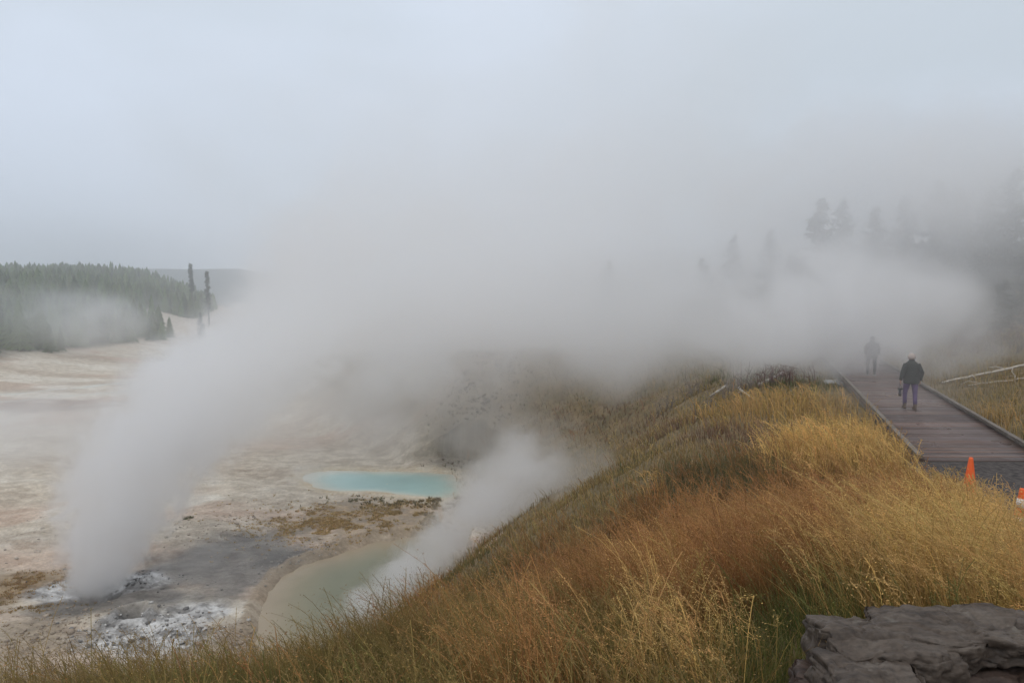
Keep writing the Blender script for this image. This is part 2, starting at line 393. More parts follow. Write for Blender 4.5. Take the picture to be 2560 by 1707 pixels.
# planks run straight across the view; the walk's two edges are oblique to them
while d < 75:
    wd = .138; y0, y1 = d, d + wd
    xl0, xl1 = .36 * y0, .36 * y1; W = BW / .941
    zt = rng.uniform(-.004, .004); e = .0; tint = rng.uniform(.62, 1.3)
    if abs(d - 6.6) < .08: tint = .45
    b = len(V)
    for zz in (zt, zt - .04): V += [(xl0, y0, zz), (xl0 + W, y0, zz), (xl1 + W, y1, zz), (xl1, y1, zz)]
    F4_ += [(b, b + 1, b + 2, b + 3), (b + 4, b + 7, b + 6, b + 5), (b, b + 4, b + 5, b + 1), (b + 1, b + 5, b + 6, b + 2), (b + 2, b + 6, b + 7, b + 3), (b + 3, b + 7, b + 4, b)]
    hue = rng.uniform(-.12, .12)
    cl += [(.125 * tint * (1 + hue), .085 * tint, .074 * tint * (1 - hue))] * 8; d += wd + .009
me = np_mesh('deck', np.array(V), F4=F4_, cols={'col': np.array(cl)})
dk = attr_mat('deck_mat', 0, .4, .3)
t = dk.node_tree; nn = t.nodes.new('ShaderNodeTexNoise'); nn.inputs['Scale'].default_value = .9; nn.inputs['Detail'].default_value = 4
cc = t.nodes.new('ShaderNodeTexCoord'); t.links.new(cc.outputs['Object'], nn.inputs['Vector'])
mr = t.nodes.new('ShaderNodeMapRange'); mr.inputs[1].default_value = .35; mr.inputs[2].default_value = .65; mr.inputs[3].default_value = .25; mr.inputs[4].default_value = .6
t.links.new(nn.outputs[0], mr.inputs[0]); t.links.new(mr.outputs[0], [q for q in t.nodes if q.type == 'BSDF_PRINCIPLED'][0].inputs['Roughness'])
link_mesh('deck', me, dk, bw)
rail_m = solid('grey_rail_wood', (.15, .13, .11), .6, .2, .3, 3, .4, 30)
for side in (0, 1):
    bm = bmesh.new(); d0 = .0
    while d0 < 74:
        L_ = 3.6; c = bw_dir * (d0 + L_ / 2) + bw_n * (.06 if side == 0 else BW - .06) + Vector((0, 0, .085))
        bx(bm, c, (.12, L_ - .02, .09), Matrix.Rotation(ang, 4, 'Z')); d0 += L_
    bm_obj('kerb_rail', bm, rail_m, bw, bev=.008)
    bm = bmesh.new(); bx(bm, bw_dir * 37 + bw_n * (.06 if side == 0 else BW - .06) + Vector((0, 0, -.13)), (.06, 74, .17), Matrix.Rotation(ang, 4, 'Z')); bm_obj('fascia_board', bm, rail_m, bw)
bm = bmesh.new()
for i in range(31):
    for side in (.1, BW - .1): bx(bm, bw_dir * (i * 2.4 + .3) + bw_n * side + Vector((0, 0, -.4)), (.1, .1, .5), Matrix.Rotation(ang, 4, 'Z'))
bm_obj('joist_frame', bm, rail_m, bw)
# asphalt path up to the boardwalk
asph = solid('asphalt_mat', (.075, .066, .062), .8, .15, .6, 9, 1.0, 60, col2=(.030, .027, .028))
V = []; Q = []
left = [(8.6, 14.62), (8.35, 14.0), (8.1, 13), (7.85, 12), (7.65, 11), (7.35, 10), (7.0, 9), (7.1, 8), (7.8, 7)]
for i, (x, y) in enumerate(left):
    for j in range(9):
        f = j / 8; V.append((x + f * (13.5 + (14.6 - y) * .8 - x), y if j == 0 else y, -3.80 - .01 * f))
    if i:
        for j in range(8): a = (i - 1) * 9 + j; Q.append((a, a + 9, a + 10, a + 1))
V = np.array(V); V[:, 2] = np.maximum(V[:, 2] + .035, H(V[:, 0], V[:, 1]) + .03)
o_ = link_mesh('path', np_mesh('path', V, F4=Q, smooth=True), asph); tag(o_, kind='structure')

# ------------------------------------------------------------------ trees
def conifer(h, wd, seed, dens=1.0, trunk_bare=.12, ragged=.35, col=(.045, .06, .035), dead=False):
    """returns (trunk arrays, crown arrays): tapered trunk with limbs, crown of many small needle sprays"""
    rs = np.random.RandomState(seed)
    V, F = [], []
    def tube(p0, p1, r0, r1, sd=6):
        p0 = np.array(p0, float); p1 = np.array(p1, float); d = p1 - p0; d /= np.linalg.norm(d) + 1e-9
        a = np.cross(d, [.3, .2, .9]); a /= np.linalg.norm(a) + 1e-9; b = np.cross(d, a); i0 = len(V)
        for p_, r_ in ((p0, r0), (p1, r1)):
            for k in range(sd): th = 2 * math.pi * k / sd; V.append(p_ + (a * math.cos(th) + b * math.sin(th)) * r_)
        for k in range(sd): F.append((i0 + k, i0 + (k + 1) % sd, i0 + sd + (k + 1) % sd, i0 + sd + k))
    r = h * .013 + .04; bend = rs.uniform(-.02, .02, 2) * h
    ts = np.linspace(0, 1, 8); ax = lambda t: np.array([bend[0] * t * t, bend[1] * t * t, h * t])
    for i in range(7): tube(ax(ts[i]) - (0, 0, .4 if i == 0 else 0), ax(ts[i + 1]), r * (1 - ts[i]) + .012, r * (1 - ts[i + 1]) + .012, 8)
    nb = int(h * 9 * (.6 if dead else 1)); CV, CF, CC = [], [], []
    for i in range(nb):
        t = trunk_bare + (1 - trunk_bare) * (i + rs.rand()) / nb
        th = rs.rand() * 6.283; prof = (1 - t) ** .75 * (.35 + .65 * min(1, (t - trunk_bare) / .18 + .2))
        ln = wd * prof * rs.uniform(1 - ragged, 1.12) + .12
        if rs.rand() < .10: continue
        p0 = ax(t); dr = np.array([math.cos(th), math.sin(th), .25 - .45 * (1 - t) + rs.uniform(-.12, .12)])
        p1 = p0 + dr * ln; mid = (p0 + p1) / 2 + (0, 0, -.05 * ln); tube(p0, mid, .022 + .01 * ln, .014, 4); tube(mid, p1, .014, .005, 4)
        if dead: continue
        ncl = max(3, int(ln * 8 * dens))
        for k in range(ncl):
            f = rs.uniform(.2, 1.08); p_ = p0 + dr * ln * f + rs.normal(0, .09 + .05 * ln, 3) * (1, 1, .55)
            for q in range(4):
                s = rs.uniform(.22, .40) * (1 + .03 * h); a = rs.normal(0, 1, 3); a[2] *= .5; a /= np.linalg.norm(a); b = np.cross(a, rs.normal(0, 1, 3)); b /= np.linalg.norm(b) + 1e-9
                i0 = len(CV); CV += [p_ - b * s * .3, p_ + b * s * .3, p_ + a * s]; CF.append((i0, i0 + 1, i0 + 2)); CC += [np.array(col) * rs.uniform(.6, 1.5)] * 3
    return (np.array(V), np.array(F)), (np.array(CV), np.array(CF), np.array(CC)) if CV else None
bark = solid('bark', (.10, .085, .07), .9, .1, .3, 6)
grey_bark = solid('grey_bark', (.22, .20, .18), .9, .1, .3, 6)
needle = attr_mat('needle', .15, .7, .1)
_trees = {}
def tree(kind, loc, rz, label, cat, group, sc_=1.0):
    dead = kind[0] == 'dead'
    if kind not in _trees:
        (tv, tf), cr = conifer(*kind[1:6], dead=dead)
        tm = np_mesh('trunk', tv, F4=tf); tm.materials.append(grey_bark if dead else bark)
        cm_ = None
        if cr: cm_ = np_mesh('crown', cr[0], F3=cr[1], cols={'col': cr[2]}); cm_.materials.append(needle)
        _trees[kind] = (tm, cm_)
    tm, cm_ = _trees[kind]
    r = empty('dead_tree' if dead else 'pine_tree', loc, rz); r.scale = (sc_,) * 3
    tag(r, label, cat, group)
    o1 = bpy.data.objects.new('trunk', tm); C.objects.link(o1); o1.parent = r
    if cm_: o2 = bpy.data.objects.new('crown', cm_); C.objects.link(o2); o2.parent = r
    return r
K1 = ('pine', 11, 2.6, 1, 1.3, .10); K2 = ('pine', 13, 3.1, 2, 1.3, .08); K3 = ('pine', 9, 2.6, 3, 1.2, .12); K4 = ('pine', 12, 2.9, 4, .7, .2); KD = ('dead', 11, 1.1, 5, 1, .2)
def place(kind, u, vtop, y, label, rz=0, group=None, cat='tree'):
    X, T = ray(u, vtop); x = X * y; g = ground(x, y) - .1; h = -T * y - g
    return tree(kind, (x, y, g), rz, label, cat, group, h / kind[1])
G1 = 'pines half hidden in the steam'
place(K4, 1520, 655, 76, 'tall thin pine barely visible through the steam in the middle of the view', .4)
place(K2, 1500, 790, 60, 'pine in the steam at the foot of the tall thin pine', 1, G1)
place(K1, 1262, 850, 62, 'faint pine in the steam, farthest from the boardwalk of the ghostly trees', 2, G1)
place(K3, 1610, 850, 58, 'low ghostly pine just right of the tall thin pine', 3, G1)
place(K3, 1703, 668, 92, 'small hazy pine, first of the skyline row from the open sky side', .3, G1)
place(K3, 1758, 648, 88, 'small dark pine with rounded top in the hazy skyline row', 1.2, G1)
place(K2, 1832, 592, 86, 'pale pointed pine between the small rounded pine and the thin-crowned pine', 2.2, G1)
place(K4, 1930, 578, 80, 'thin-crowned pine with gappy branches standing out of the steam', 3.4, G1)
place(K1, 1975, 640, 84, 'short pine pressed against the side of the gappy pine', 4.4, G1)
place(K2, 2048, 500, 68, 'tall pine at the edge of the dark stand right of the gappy pine', .7, G1)
place(K1, 2110, 505, 74, 'pine in the dark stand behind the second walker', 1.7, G1)
place(K2, 2190, 520, 72, 'pine above the far end of the boardwalk', 2.7, G1)
place(K2, 2270, 495, 64, 'pine in the stand above the walker with the white cap', 3.7, G1)
place(K4, 2345, 455, 60, 'tallest pine tip rising over the dark stand', .2, G1)
place(K1, 2395, 470, 66, 'pine beside the tallest pine tip', 5, G1)
place(K2, 2470, 480, 56, 'dark pine near the edge of the picture above the brush', 1.1, G1)
place(K1, 2540, 430, 50, 'darkest pine at the right edge of the picture', 2.1, G1)
place(K2, 2420, 560, 52, 'lower pine in front of the dark stand above the pale log', 3.1, G1)
place(K3, 2330, 600, 56, 'bushy low pine in front of the dark stand', 4.1, G1)
place(K2, 2620, 440, 46, 'pine standing half out of the picture beyond the log', 4.7, G1)
place(K1, 2500, 600, 46, 'low pine right above the brush pile', .9, G1)
place(K3, 2200, 640, 60, 'low pine behind the boardwalk in thick steam', 1.9, G1)
place(K2, 2450, 640, 44, 'dark low pine behind the reddish thicket', .5, G1)
place(K1, 2575, 600, 42, 'dark pine cut by the picture edge above the grey tangle', 1.5, G1)
place(K3, 2375, 690, 47, 'small bushy pine above the walker with the white cap', 2.5, G1)
place(K3, 2510, 700, 41, 'smallest bushy pine just behind the thickets', 3.5, G1)
# three lone conifers by the bare slope
place(('pine', 14, .75, 11, .3, .5), 478, 660, 300, 'slim lone pine rising above the wooded hill', 0, None)
place(('pine', 12, .7, 12, .25, .3), 518, 680, 285, 'slim dark pine at the end of the wooded ridge', 0, None)
place(('pine', 12, 2.3, 14, .9, .05), 500, 782, 214, 'dark pine standing alone below the bare white slope', 0, None)
# the wood on the hill: one mass
rs = np.random.RandomState(5)
V, F, CC = [], [], []
def simple_conifer():
    v, f = [], []
    nl = 7
    for i in range(nl):
        z0 = .06 + .94 * i / nl * .92; r_ = .18 * (1 - i / nl) ** .8 + .02; n8 = 9
        b = len(v); v.append((0, 0, min(1, z0 + .22)))
        for k in range(n8 * 2):
            a = math.pi * k / n8; q = r_ * ((1.15 if k % 2 == 0 else .5) + rs.uniform(-.2, .2)); v.append((math.cos(a) * q, math.sin(a) * q, z0 - (0.03 if k % 2 == 0 else -.02) + rs.uniform(-.015, .015)))
        f += [(b, b + 1 + k, b + 1 + (k + 1) % (n8 * 2)) for k in range(n8 * 2)]
    return np.array(v), np.array(f)
protos = [simple_conifer() for _ in range(6)]
cnt = 0; off = 0
while cnt < 3000:
    y = rs.uniform(85, 420); x = -95 - max(0, y - 218) * .36 - rs.rand() * 190
    if x / y < -.98: continue
    d = float(forest_d(x, y))
    if d < 0 or (d > 130): continue
    if 200 < y < 292 and d < 20: continue
    g = ground(x, y); h = rs.uniform(5.5, 10.5) * (1 + .25 * (float(fbm(x * .03, y * .03, 1., 2)) - .5)); h *= 1.0 + .25 * (rs.rand() < .05)
    v, f = protos[cnt % 6]; th = rs.rand() * 6.28; c_, s2 = math.cos(th), math.sin(th); wv = rs.uniform(.8, 1.3)
    vv = np.stack([(v[:, 0] * c_ - v[:, 1] * s2) * h * wv, (v[:, 0] * s2 + v[:, 1] * c_) * h * wv, v[:, 2] * h - .2], 1) + (x, y, g)
    V.append(vv); F.append(f + off); off += len(v); tone = rs.uniform(.6, 1.5)
    CC.append(np.tile(np.array((.105, .140, .052)) * tone * (1, rs.uniform(.9, 1.1), 1), (len(v), 1))); cnt += 1
o_ = link_mesh('forest', np_mesh('forest', np.concatenate(V), F3=np.concatenate(F), cols={'col': np.concatenate(CC)}), needle)
tag(o_, 'dense green conifer wood on the hill beyond the basin', 'forest', kind='stuff')

# ------------------------------------------------------------------ logs, branches, brush
log_m = solid('weathered_log', (.44, .40, .35), .8, .2, .3, 5, .5, 20)
dark_log = solid('brown_log', (.16, .11, .095), .8, .2, .3, 5)
def tube_mesh(paths, sides=7):
    """paths: list of [(point, radius), ...] -> arrays"""
    V, F, Tn = [], [], []
    for P in paths:
        pts = [np.array(p, float) for p, r in P]; b0 = len(V)
        for i, (p_, r_) in enumerate(P):
            d = pts[min(i + 1, len(P) - 1)] - pts[max(i - 1, 0)]; d /= np.linalg.norm(d) + 1e-9
            a = np.cross(d, [.1, .25, .95] if abs(d[2]) < .9 else [1, .2, 0]); a /= np.linalg.norm(a); b = np.cross(d, a)
            for k in range(sides): th = 2 * math.pi * k / sides; V.append(pts[i] + (a * math.cos(th) + b * math.sin(th)) * r_)
        for i in range(len(P) - 1):
            for k in range(sides): F.append((b0 + i * sides + k, b0 + i * sides + (k + 1) % sides, b0 + (i + 1) * sides + (k + 1) % sides, b0 + (i + 1) * sides + k))
        for e in (0, len(P) - 1):
            c = len(V); V.append(pts[e])
            for k in range(sides): Tn.append((c, b0 + e * sides + (k + 1) % sides, b0 + e * sides + k) if e == 0 else (c, b0 + e * sides + k, b0 + e * sides + (k + 1) % sides))
    return np.array(V), np.array(F), np.array(Tn)
def log(name, p0, p1, r0, r1, label, mat, n=12, seed=0, twigs=0, arch=0, cat='log'):
    rs = np.random.RandomState(seed); P = []
    for i in range(n + 1):
        t = i / n; q = p0.lerp(p1, t); P.append(((q.x + rs.normal(0, .02), q.y + rs.normal(0, .02), q.z + math.sin(t * math.pi) * arch + rs.normal(0, .012)), (r0 + (r1 - r0) * t) * rs.uniform(.92, 1.08)))
    paths = [P]
    for k in range(twigs):
        b = np.array(P[rs.randint(2, n)][0]); d = rs.normal(0, 1, 3); d[2] = -abs(d[2]) * .2 + .1; d /= np.linalg.norm(d); ln = rs.uniform(.4, 1.1)
        paths.append([(b, r1 * .6), (b + d * ln * .5 + (0, 0, .05), r1 * .45), (b + d * ln + rs.normal(0, .08, 3), r1 * .2)])
    v, f, t3 = tube_mesh(paths); o_ = link_mesh(name, np_mesh(name, v, F4=f, F3=t3, smooth=True), mat)
    return tag(o_, label, cat)
def gp(u, v, dz=.1, y0=18, y1=90):
    p_ = on_ground(u, v, y0, y1); return p_ + Vector((0, 0, dz))
log('fallen_log', gp(2352, 963), gp(2700, 905, .35), .04, .06, 'long pale fallen trunk lying in the grass right of the boardwalk', log_m, 22, 1, 5)
log('fallen_log', gp(2420, 967, .08), gp(2640, 944, .12), .022, .034, 'thin tan fallen branch lying below the long pale trunk', log_m, 14, 2, 6)
log('fallen_branch', gp(2530, 935, .25), gp(2538, 958, .0), .018, .014, 'short forked branch crossing the thin tan branch', log_m, 6, 3, 1, cat='branch')
log('fallen_log', gp(1774, 997), gp(1818, 981, .3), .05, .07, 'pale log stub sticking out of the misty slope', log_m, 8, 4)
log('fallen_branch', gp(1846, 981, .2), gp(1880, 1002), .06, .03, 'short pale branch slanting down beside the log stub', log_m, 8, 5, 2, cat='branch')
log('fallen_log', gp(1897, 967), gp(1962, 946, .3), .06, .05, 'pale log half sunk in the brush nearest the boardwalk on the misty slope', log_m, 8, 6, 3)
# weathered board end by the boardwalk
pb = gp(2088, 966, .12); bm = bmesh.new(); bx(bm, (0, 0, 0), (.75, .5, .16)); bx(bm, (.2, .12, .12), (.35, .22, .07), Matrix.Rotation(.3, 4, 'Z'))
o_ = bm_obj('timber_block', bm, solid('pale_timber', (.36, .36, .36), .7, .3, .3, 6, .4, 20), bev=.015); o_.location = pb; o_.rotation_euler = (-.15, .28, .5); tag(o_, 'weathered grey timber block lying in grass beside the boardwalk', 'timber')
# brush: bare reddish thickets
def brush(u, v, wdt, hgt, num, mat, label, seed, y0=22, y1=70):
    rs = np.random.RandomState(seed); c = gp(u, v, 0, y0, y1); paths = []
    for i in range(num):
        x = c.x + rs.normal(0, wdt * .4); y = c.y + rs.normal(0, wdt * .25); g = ground(x, y); a = rs.rand() * 6.28; ln = rs.uniform(.5, 1) * hgt; sp_ = rs.uniform(.2, 1.0)
        P = []; 
        for t in np.linspace(0, 1, 6): P.append(((x + math.cos(a) * sp_ * ln * t, y + math.sin(a) * sp_ * ln * t, g + ln * math.sin(t * rs.uniform(1.6, 2.6)) * .8), .018 * (1 - t * .8) * (1 + hgt * .2)))
        paths.append(P)
        for j in range(3):
            b = np.array(P[rs.randint(2, 5)][0]); d = rs.normal(0, .3, 3) + (0, 0, .15); paths.append([(b, .009), (b + d * ln * .5, .006), (b + d * ln, .003)])
    paths += [[((c.x, c.y, ground(c.x, c.y) - .03), .015), ((P_[0][0][0], P_[0][0][1], P_[0][0][2] + .0), .02)] for P_ in paths if len(P_) == 6]
    v_, f, t3 = tube_mesh(paths, 4); o_ = link_mesh('brush', np_mesh('brush', v_, F4=f, F3=t3), mat); tag(o_, label, 'brush')
red_tw = solid('red_twigs', (.17, .085, .075), .8, .2, .3, 3); grey_tw = solid('grey_twigs', (.20, .17, .15), .8, .2, .3, 3)
brush(2395, 862, 3.2, 1.4, 60, red_tw, 'reddish bare thicket below the dark pines past the boardwalk', 1)
brush(2470, 868, 3.0, 1.2, 50, red_tw, 'reddish bare thicket next to the picture edge, above the pale trunk', 2)
brush(2540, 880, 2.6, 1.0, 40, grey_tw, 'grey tangle of dead twigs at the picture edge above the pale trunk', 3)
brush(1830, 992, 2.2, .8, 36, grey_tw, 'grey twiggy tangle around the pale logs on the misty slope', 4)
brush(1935, 960, 2.5, 1.0, 40, red_tw, 'brown twiggy thicket fading into steam left of the boardwalk', 5)
brush(1700, 1010, 2.5, 1.0, 36, grey_tw, 'dim twiggy bush at the steam edge farthest left on the slope', 6)

# ------------------------------------------------------------------ stone wall
def stone_mesh(name, size, seed, res=26, rough=.05, round_=.16, strata=.5):
    """a broken slab: a subdivided box, rounded at the arrises and displaced with layered rock noise"""
    sx, sy, sz = size; bm = bmesh.new(); bmesh.ops.create_cube(bm, size=2)
    bmesh.ops.subdivide_edges(bm, edges=bm.edges[:], cuts=res, use_grid_fill=True)
    P = np.array([v.co for v in bm.verts]); nrm = P / (np.linalg.norm(P, axis=1)[:, None] + 1e-9)
    e = 1 / max(.08, round_); rr = (np.abs(P) ** e).sum(1) ** (1 / e); Q = P / rr[:, None] * (1 - 0.0)
    W = Q * np.array([sx, sy, sz]) / 2; s = seed * 7.7
    d = (fbm(W[:, 0] * 5 + s, W[:, 1] * 5, W[:, 2] * 7, 5, .55) - .5) * rough * 3
    lay = fbm(W[:, 0] * 3 + s, W[:, 1] * 3, W[:, 2] * 28 + fbm(W[:, 0] * 4, W[:, 1] * 4, s, 2) * 4, 2) - .5
    side = 1 - np.abs(Q[:, 2]) ** 4
    blk = np.round(fbm(W[:, 0] * 6 + s, W[:, 1] * 6, W[:, 2] * 9, 2) * 7) / 7 - .5
    W = W + nrm * (blk * rough * 1.3 * side)[:, None]
    out_ = fbm(np.arctan2(Q[:, 1], Q[:, 0]) * 2.2 + s, s, 0, 3) - .5                     # an uneven outline
    chip = np.minimum(0, vnoise(W[:, 0] * 9 + s, W[:, 1] * 9, W[:, 2] * 12) - .3) * rough * 3
    W = W + nrm * (d + chip)[:, None]
    W[:, :2] += nrm[:, :2] * (lay * rough * 2.6 * strata * side)[:, None] + nrm[:, :2] * (out_ * rough * 4)[:, None]
    cr = np.abs(fbm(W[:, 0] * 3.1 - s, W[:, 1] * 4.3, W[:, 2] * 6, 3) - .5); fine = fbm(W[:, 0] * 22 + s, W[:, 1] * 30, W[:, 2] * 40, 3) - .5
    W = W - nrm * (np.exp(-(cr / .012) ** 2) * .012 - fine * .016)[:, None]
    top = Q[:, 2] > .5
    W[:, 2] += np.where(top, (fbm(W[:, 0] * 3 + s, W[:, 1] * 3 + s, 1, 2) - .5) * rough * 1.2 - np.round(fbm(W[:, 0] * 2.2 - s, W[:, 1] * 3, 2, 3) * 6) * rough * .16, 0)
    me = bpy.data.meshes.new(name)
    for v, c in zip(bm.verts, W): v.co = c
    bm.to_mesh(me); bm.free(); me.polygons.foreach_set('use_smooth', np.ones(len(me.polygons), bool)); return me
def stone_mat(name, a, b, c):
    m, t, o = new_mat(name); n = t.nodes.new; l = t.links.new
    p = n('ShaderNodeBsdfPrincipled'); l(p.outputs[0], o.inputs[0]); p.inputs['Roughness'].default_value = .6; p.inputs['Specular IOR Level'].default_value = .35
    co = n('ShaderNodeTexCoord')
    mp = n('ShaderNodeMapping'); mp.inputs['Rotation'].default_value = (.1, .2, .45); mp.inputs['Scale'].default_value = (1, 3.2, 3); l(co.outputs['Object'], mp.inputs[0])
    q = n('ShaderNodeTexNoise'); q.inputs['Scale'].default_value = 5; q.inputs['Detail'].default_value = 9; q.inputs['Roughness'].default_value = .68; l(mp.outputs[0], q.inputs['Vector'])
    r = n('ShaderNodeValToRGB'); e = r.color_ramp.elements; e[0].position = .3; e[0].color = (*b, 1); e[1].position = .72; e[1].color = (*c, 1); x = e.new(.5); x.color = (*a, 1); l(q.outputs[0], r.inputs[0])
    v = n('ShaderNodeTexNoise'); v.inputs['Scale'].default_value = 42; v.inputs['Detail'].default_value = 4; l(co.outputs['Object'], v.inputs['Vector'])
    mr = n('ShaderNodeMapRange'); mr.inputs[1].default_value = .28; mr.inputs[2].default_value = .55; mr.inputs[3].default_value = .62; mr.inputs[4].default_value = 1.05; l(v.outputs[0], mr.inputs[0])
    s = n('ShaderNodeVectorMath'); s.operation = 'SCALE'; l(r.outputs[0], s.inputs[0]); l(mr.outputs[0], s.inputs['Scale']); l(s.outputs[0], p.inputs['Base Color'])
    li = n('ShaderNodeTexNoise'); li.inputs['Scale'].default_value = 9; li.inputs['Detail'].default_value = 7; li.inputs['Roughness'].default_value = .75; l(co.outputs['Object'], li.inputs['Vector'])
    lr = n('ShaderNodeMapRange'); lr.inputs[1].default_value = .60; lr.inputs[2].default_value = .68; lr.inputs[4].default_value = .6; l(li.outputs[0], lr.inputs[0])
    lm = n('ShaderNodeMixRGB'); l(lr.outputs[0], lm.inputs[0]); l(s.outputs[0], lm.inputs[1]); lm.inputs[2].default_value = (.17, .155, .13, 1); l(lm.outputs[0], p.inputs['Base Color'])
    b1 = n('ShaderNodeBump'); b1.inputs['Strength'].default_value = .8; b1.inputs['Distance'].default_value = .012; l(q.outputs[0], b1.inputs['Height'])
    b2 = n('ShaderNodeBump'); b2.inputs['Strength'].default_value = .5; b2.inputs['Distance'].default_value = .004; l(v.outputs[0], b2.inputs['Height']); l(b1.outputs[0], b2.inputs['Normal']); l(b2.outputs[0], p.inputs['Normal'])
    return m
st_m = stone_mat('stone_grey', (.072, .055, .043), (.026, .019, .015), (.125, .104, .086))
st_b = stone_mat('stone_brown', (.062, .040, .031), (.022, .015, .012), (.10, .072, .058))
wall = empty('stone_wall', (1.5, 2.45, -1.68)); tag(wall, 'low dry stone wall of dark broken slabs in the near corner', 'wall')
ZT = -1.285
def stone(x0, x1, y0, y1, z0, z1, seed, mat, name='stone', rz=0, rough=.05, res=26, tilt=(0, 0)):
    me = stone_mesh(name, (x1 - x0, y1 - y0, z1 - z0), seed, res, rough, .09, .22); o_ = link_mesh(name, me, mat, wall)
    o_.location = Vector(((x0 + x1) / 2, (y0 + y1) / 2, (z0 + z1) / 2)) - wall.location; o_.rotation_euler = (*tilt, rz)
stone(1.18, 1.60, 2.34, 2.66, ZT - .15, ZT - .012, 1, st_m, 'capstone', .05, .035, 50)
stone(1.42, 2.12, 2.42, 2.70, ZT - .13, ZT + .012, 2, st_m, 'capstone', -.04, .035, 60, (.02, .01))
stone(1.98, 2.65, 2.40, 2.72, ZT - .15, ZT + .004, 3, st_m, 'capstone', .05, .035, 50, (-.02, .02))
stone(2.6, 3.1, 2.38, 2.72, ZT - .15, ZT + .01, 18, st_m, 'capstone', .0, .035, 30)
stone(1.14, 1.38, 1.94, 2.42, ZT - .19, ZT - .02, 4, st_m, 'capstone', .08, .045, 56, (.01, -.03))
stone(1.06, 1.34, 1.45, 1.93, ZT - .17, ZT - .03, 5, st_m, 'capstone', -.1, .04, 40)
stone(1.34, 1.62, 2.22, 2.48, -1.56, -1.40, 6, st_b, rough=.05)
stone(1.58, 2.02, 2.26, 2.54, -1.60, -1.41, 7, st_b, rz=.1)
stone(2.0, 2.5, 2.24, 2.56, -1.60, -1.40, 8, st_b)
stone(1.36, 1.68, 2.10, 2.34, -1.78, -1.58, 9, st_b, rz=-.2, rough=.07)
stone(1.70, 2.2, 2.06, 2.36, -1.80, -1.60, 10, st_b, rz=.15, rough=.07)
stone(1.36, 1.56, 1.96, 2.16, -1.72, -1.52, 19, st_b, rz=.4, rough=.06)
stone(1.12, 1.3, 2.3, 2.56, -1.60, -1.42, 11, st_b)
stone(1.14, 1.3, 2.06, 2.34, -1.62, -1.43, 12, st_m)
stone(1.12, 1.34, 1.76, 2.06, -1.62, -1.46, 13, st_b)
stone(1.14, 1.4, 1.6, 2.3, -1.86, -1.62, 14, st_b)
stone(1.2, 1.9, 2.42, 2.68, -1.80, -1.42, 15, st_b)
stone(1.88, 2.8, 2.42, 2.68, -1.80, -1.42, 16, st_b)
stone(2.15, 2.9, 2.06, 2.4, -1.82, -1.60, 17, st_b)

# ------------------------------------------------------------------ traffic cones
orange = solid('cone_orange', (.85, .13, .025), .45, .4, .06, 5); white_c = solid('cone_white', (.75, .75, .76), .4, .4, .05, 5); blk = solid('cone_base_black', (.03, .03, .03), .7)
def lathe(prof, n=36):
    V = [(r * math.cos(2 * math.pi * k / n), r * math.sin(2 * math.pi * k / n), z) for r, z in prof for k in range(n)]
    F = [(i * n + k, i * n + (k + 1) % n, (i + 1) * n + (k + 1) % n, (i + 1) * n + k) for i in range(len(prof) - 1) for k in range(n)]
    return np.array(V), np.array(F)
def cone(u, vtop, hgt, label, rz):
    X, T = ray(u, vtop); y = (3.80 - hgt) / T; x = X * y; g = max(-3.80, ground(x, y) + .02)
    r = empty('traffic_cone', (x, y, g), rz); tag(r, label, 'traffic cone', 'orange traffic cones on the path')
    s = hgt / .9; rad = lambda z: (.145 - (z - .03) * (.145 - .03) / .87) * s
    v, f = lathe([(rad(.03), .03 * s), (rad(.3), .3 * s), (rad(.6), .6 * s), (rad(.86), .86 * s), (rad(.895), .893 * s), (.018 * s, .9 * s), (.012 * s, .88 * s), (.012 * s, .7 * s)])
    link_mesh('body', np_mesh('body', v, F4=f, smooth=True), orange, r)
    for z0, z1 in ((.38, .48), (.62, .75)):
        v, f = lathe([(rad(z0) + .001, z0 * s), (rad(z0) + .004, z0 * s), (rad(z1) + .004, z1 * s), (rad(z1) + .001, z1 * s)]); link_mesh('collar', np_mesh('collar', v, F4=f, smooth=True), white_c, r)
    bm = bmesh.new(); bx(bm, (0, 0, .018), (.38 * s, .38 * s, .036)); bm_obj('base', bm, blk, r, bev=.008)
    return r
c_a = cone(2428, 1143, .9, 'orange traffic cone half sunk behind the grass at the end of the boardwalk', .3)
for ch in [c for c in c_a.children if c.name.startswith('collar')]: bpy.data.objects.remove(ch)
cone(2556, 1220, .9, 'orange cone with white reflective collars cut by the right picture edge', .1)

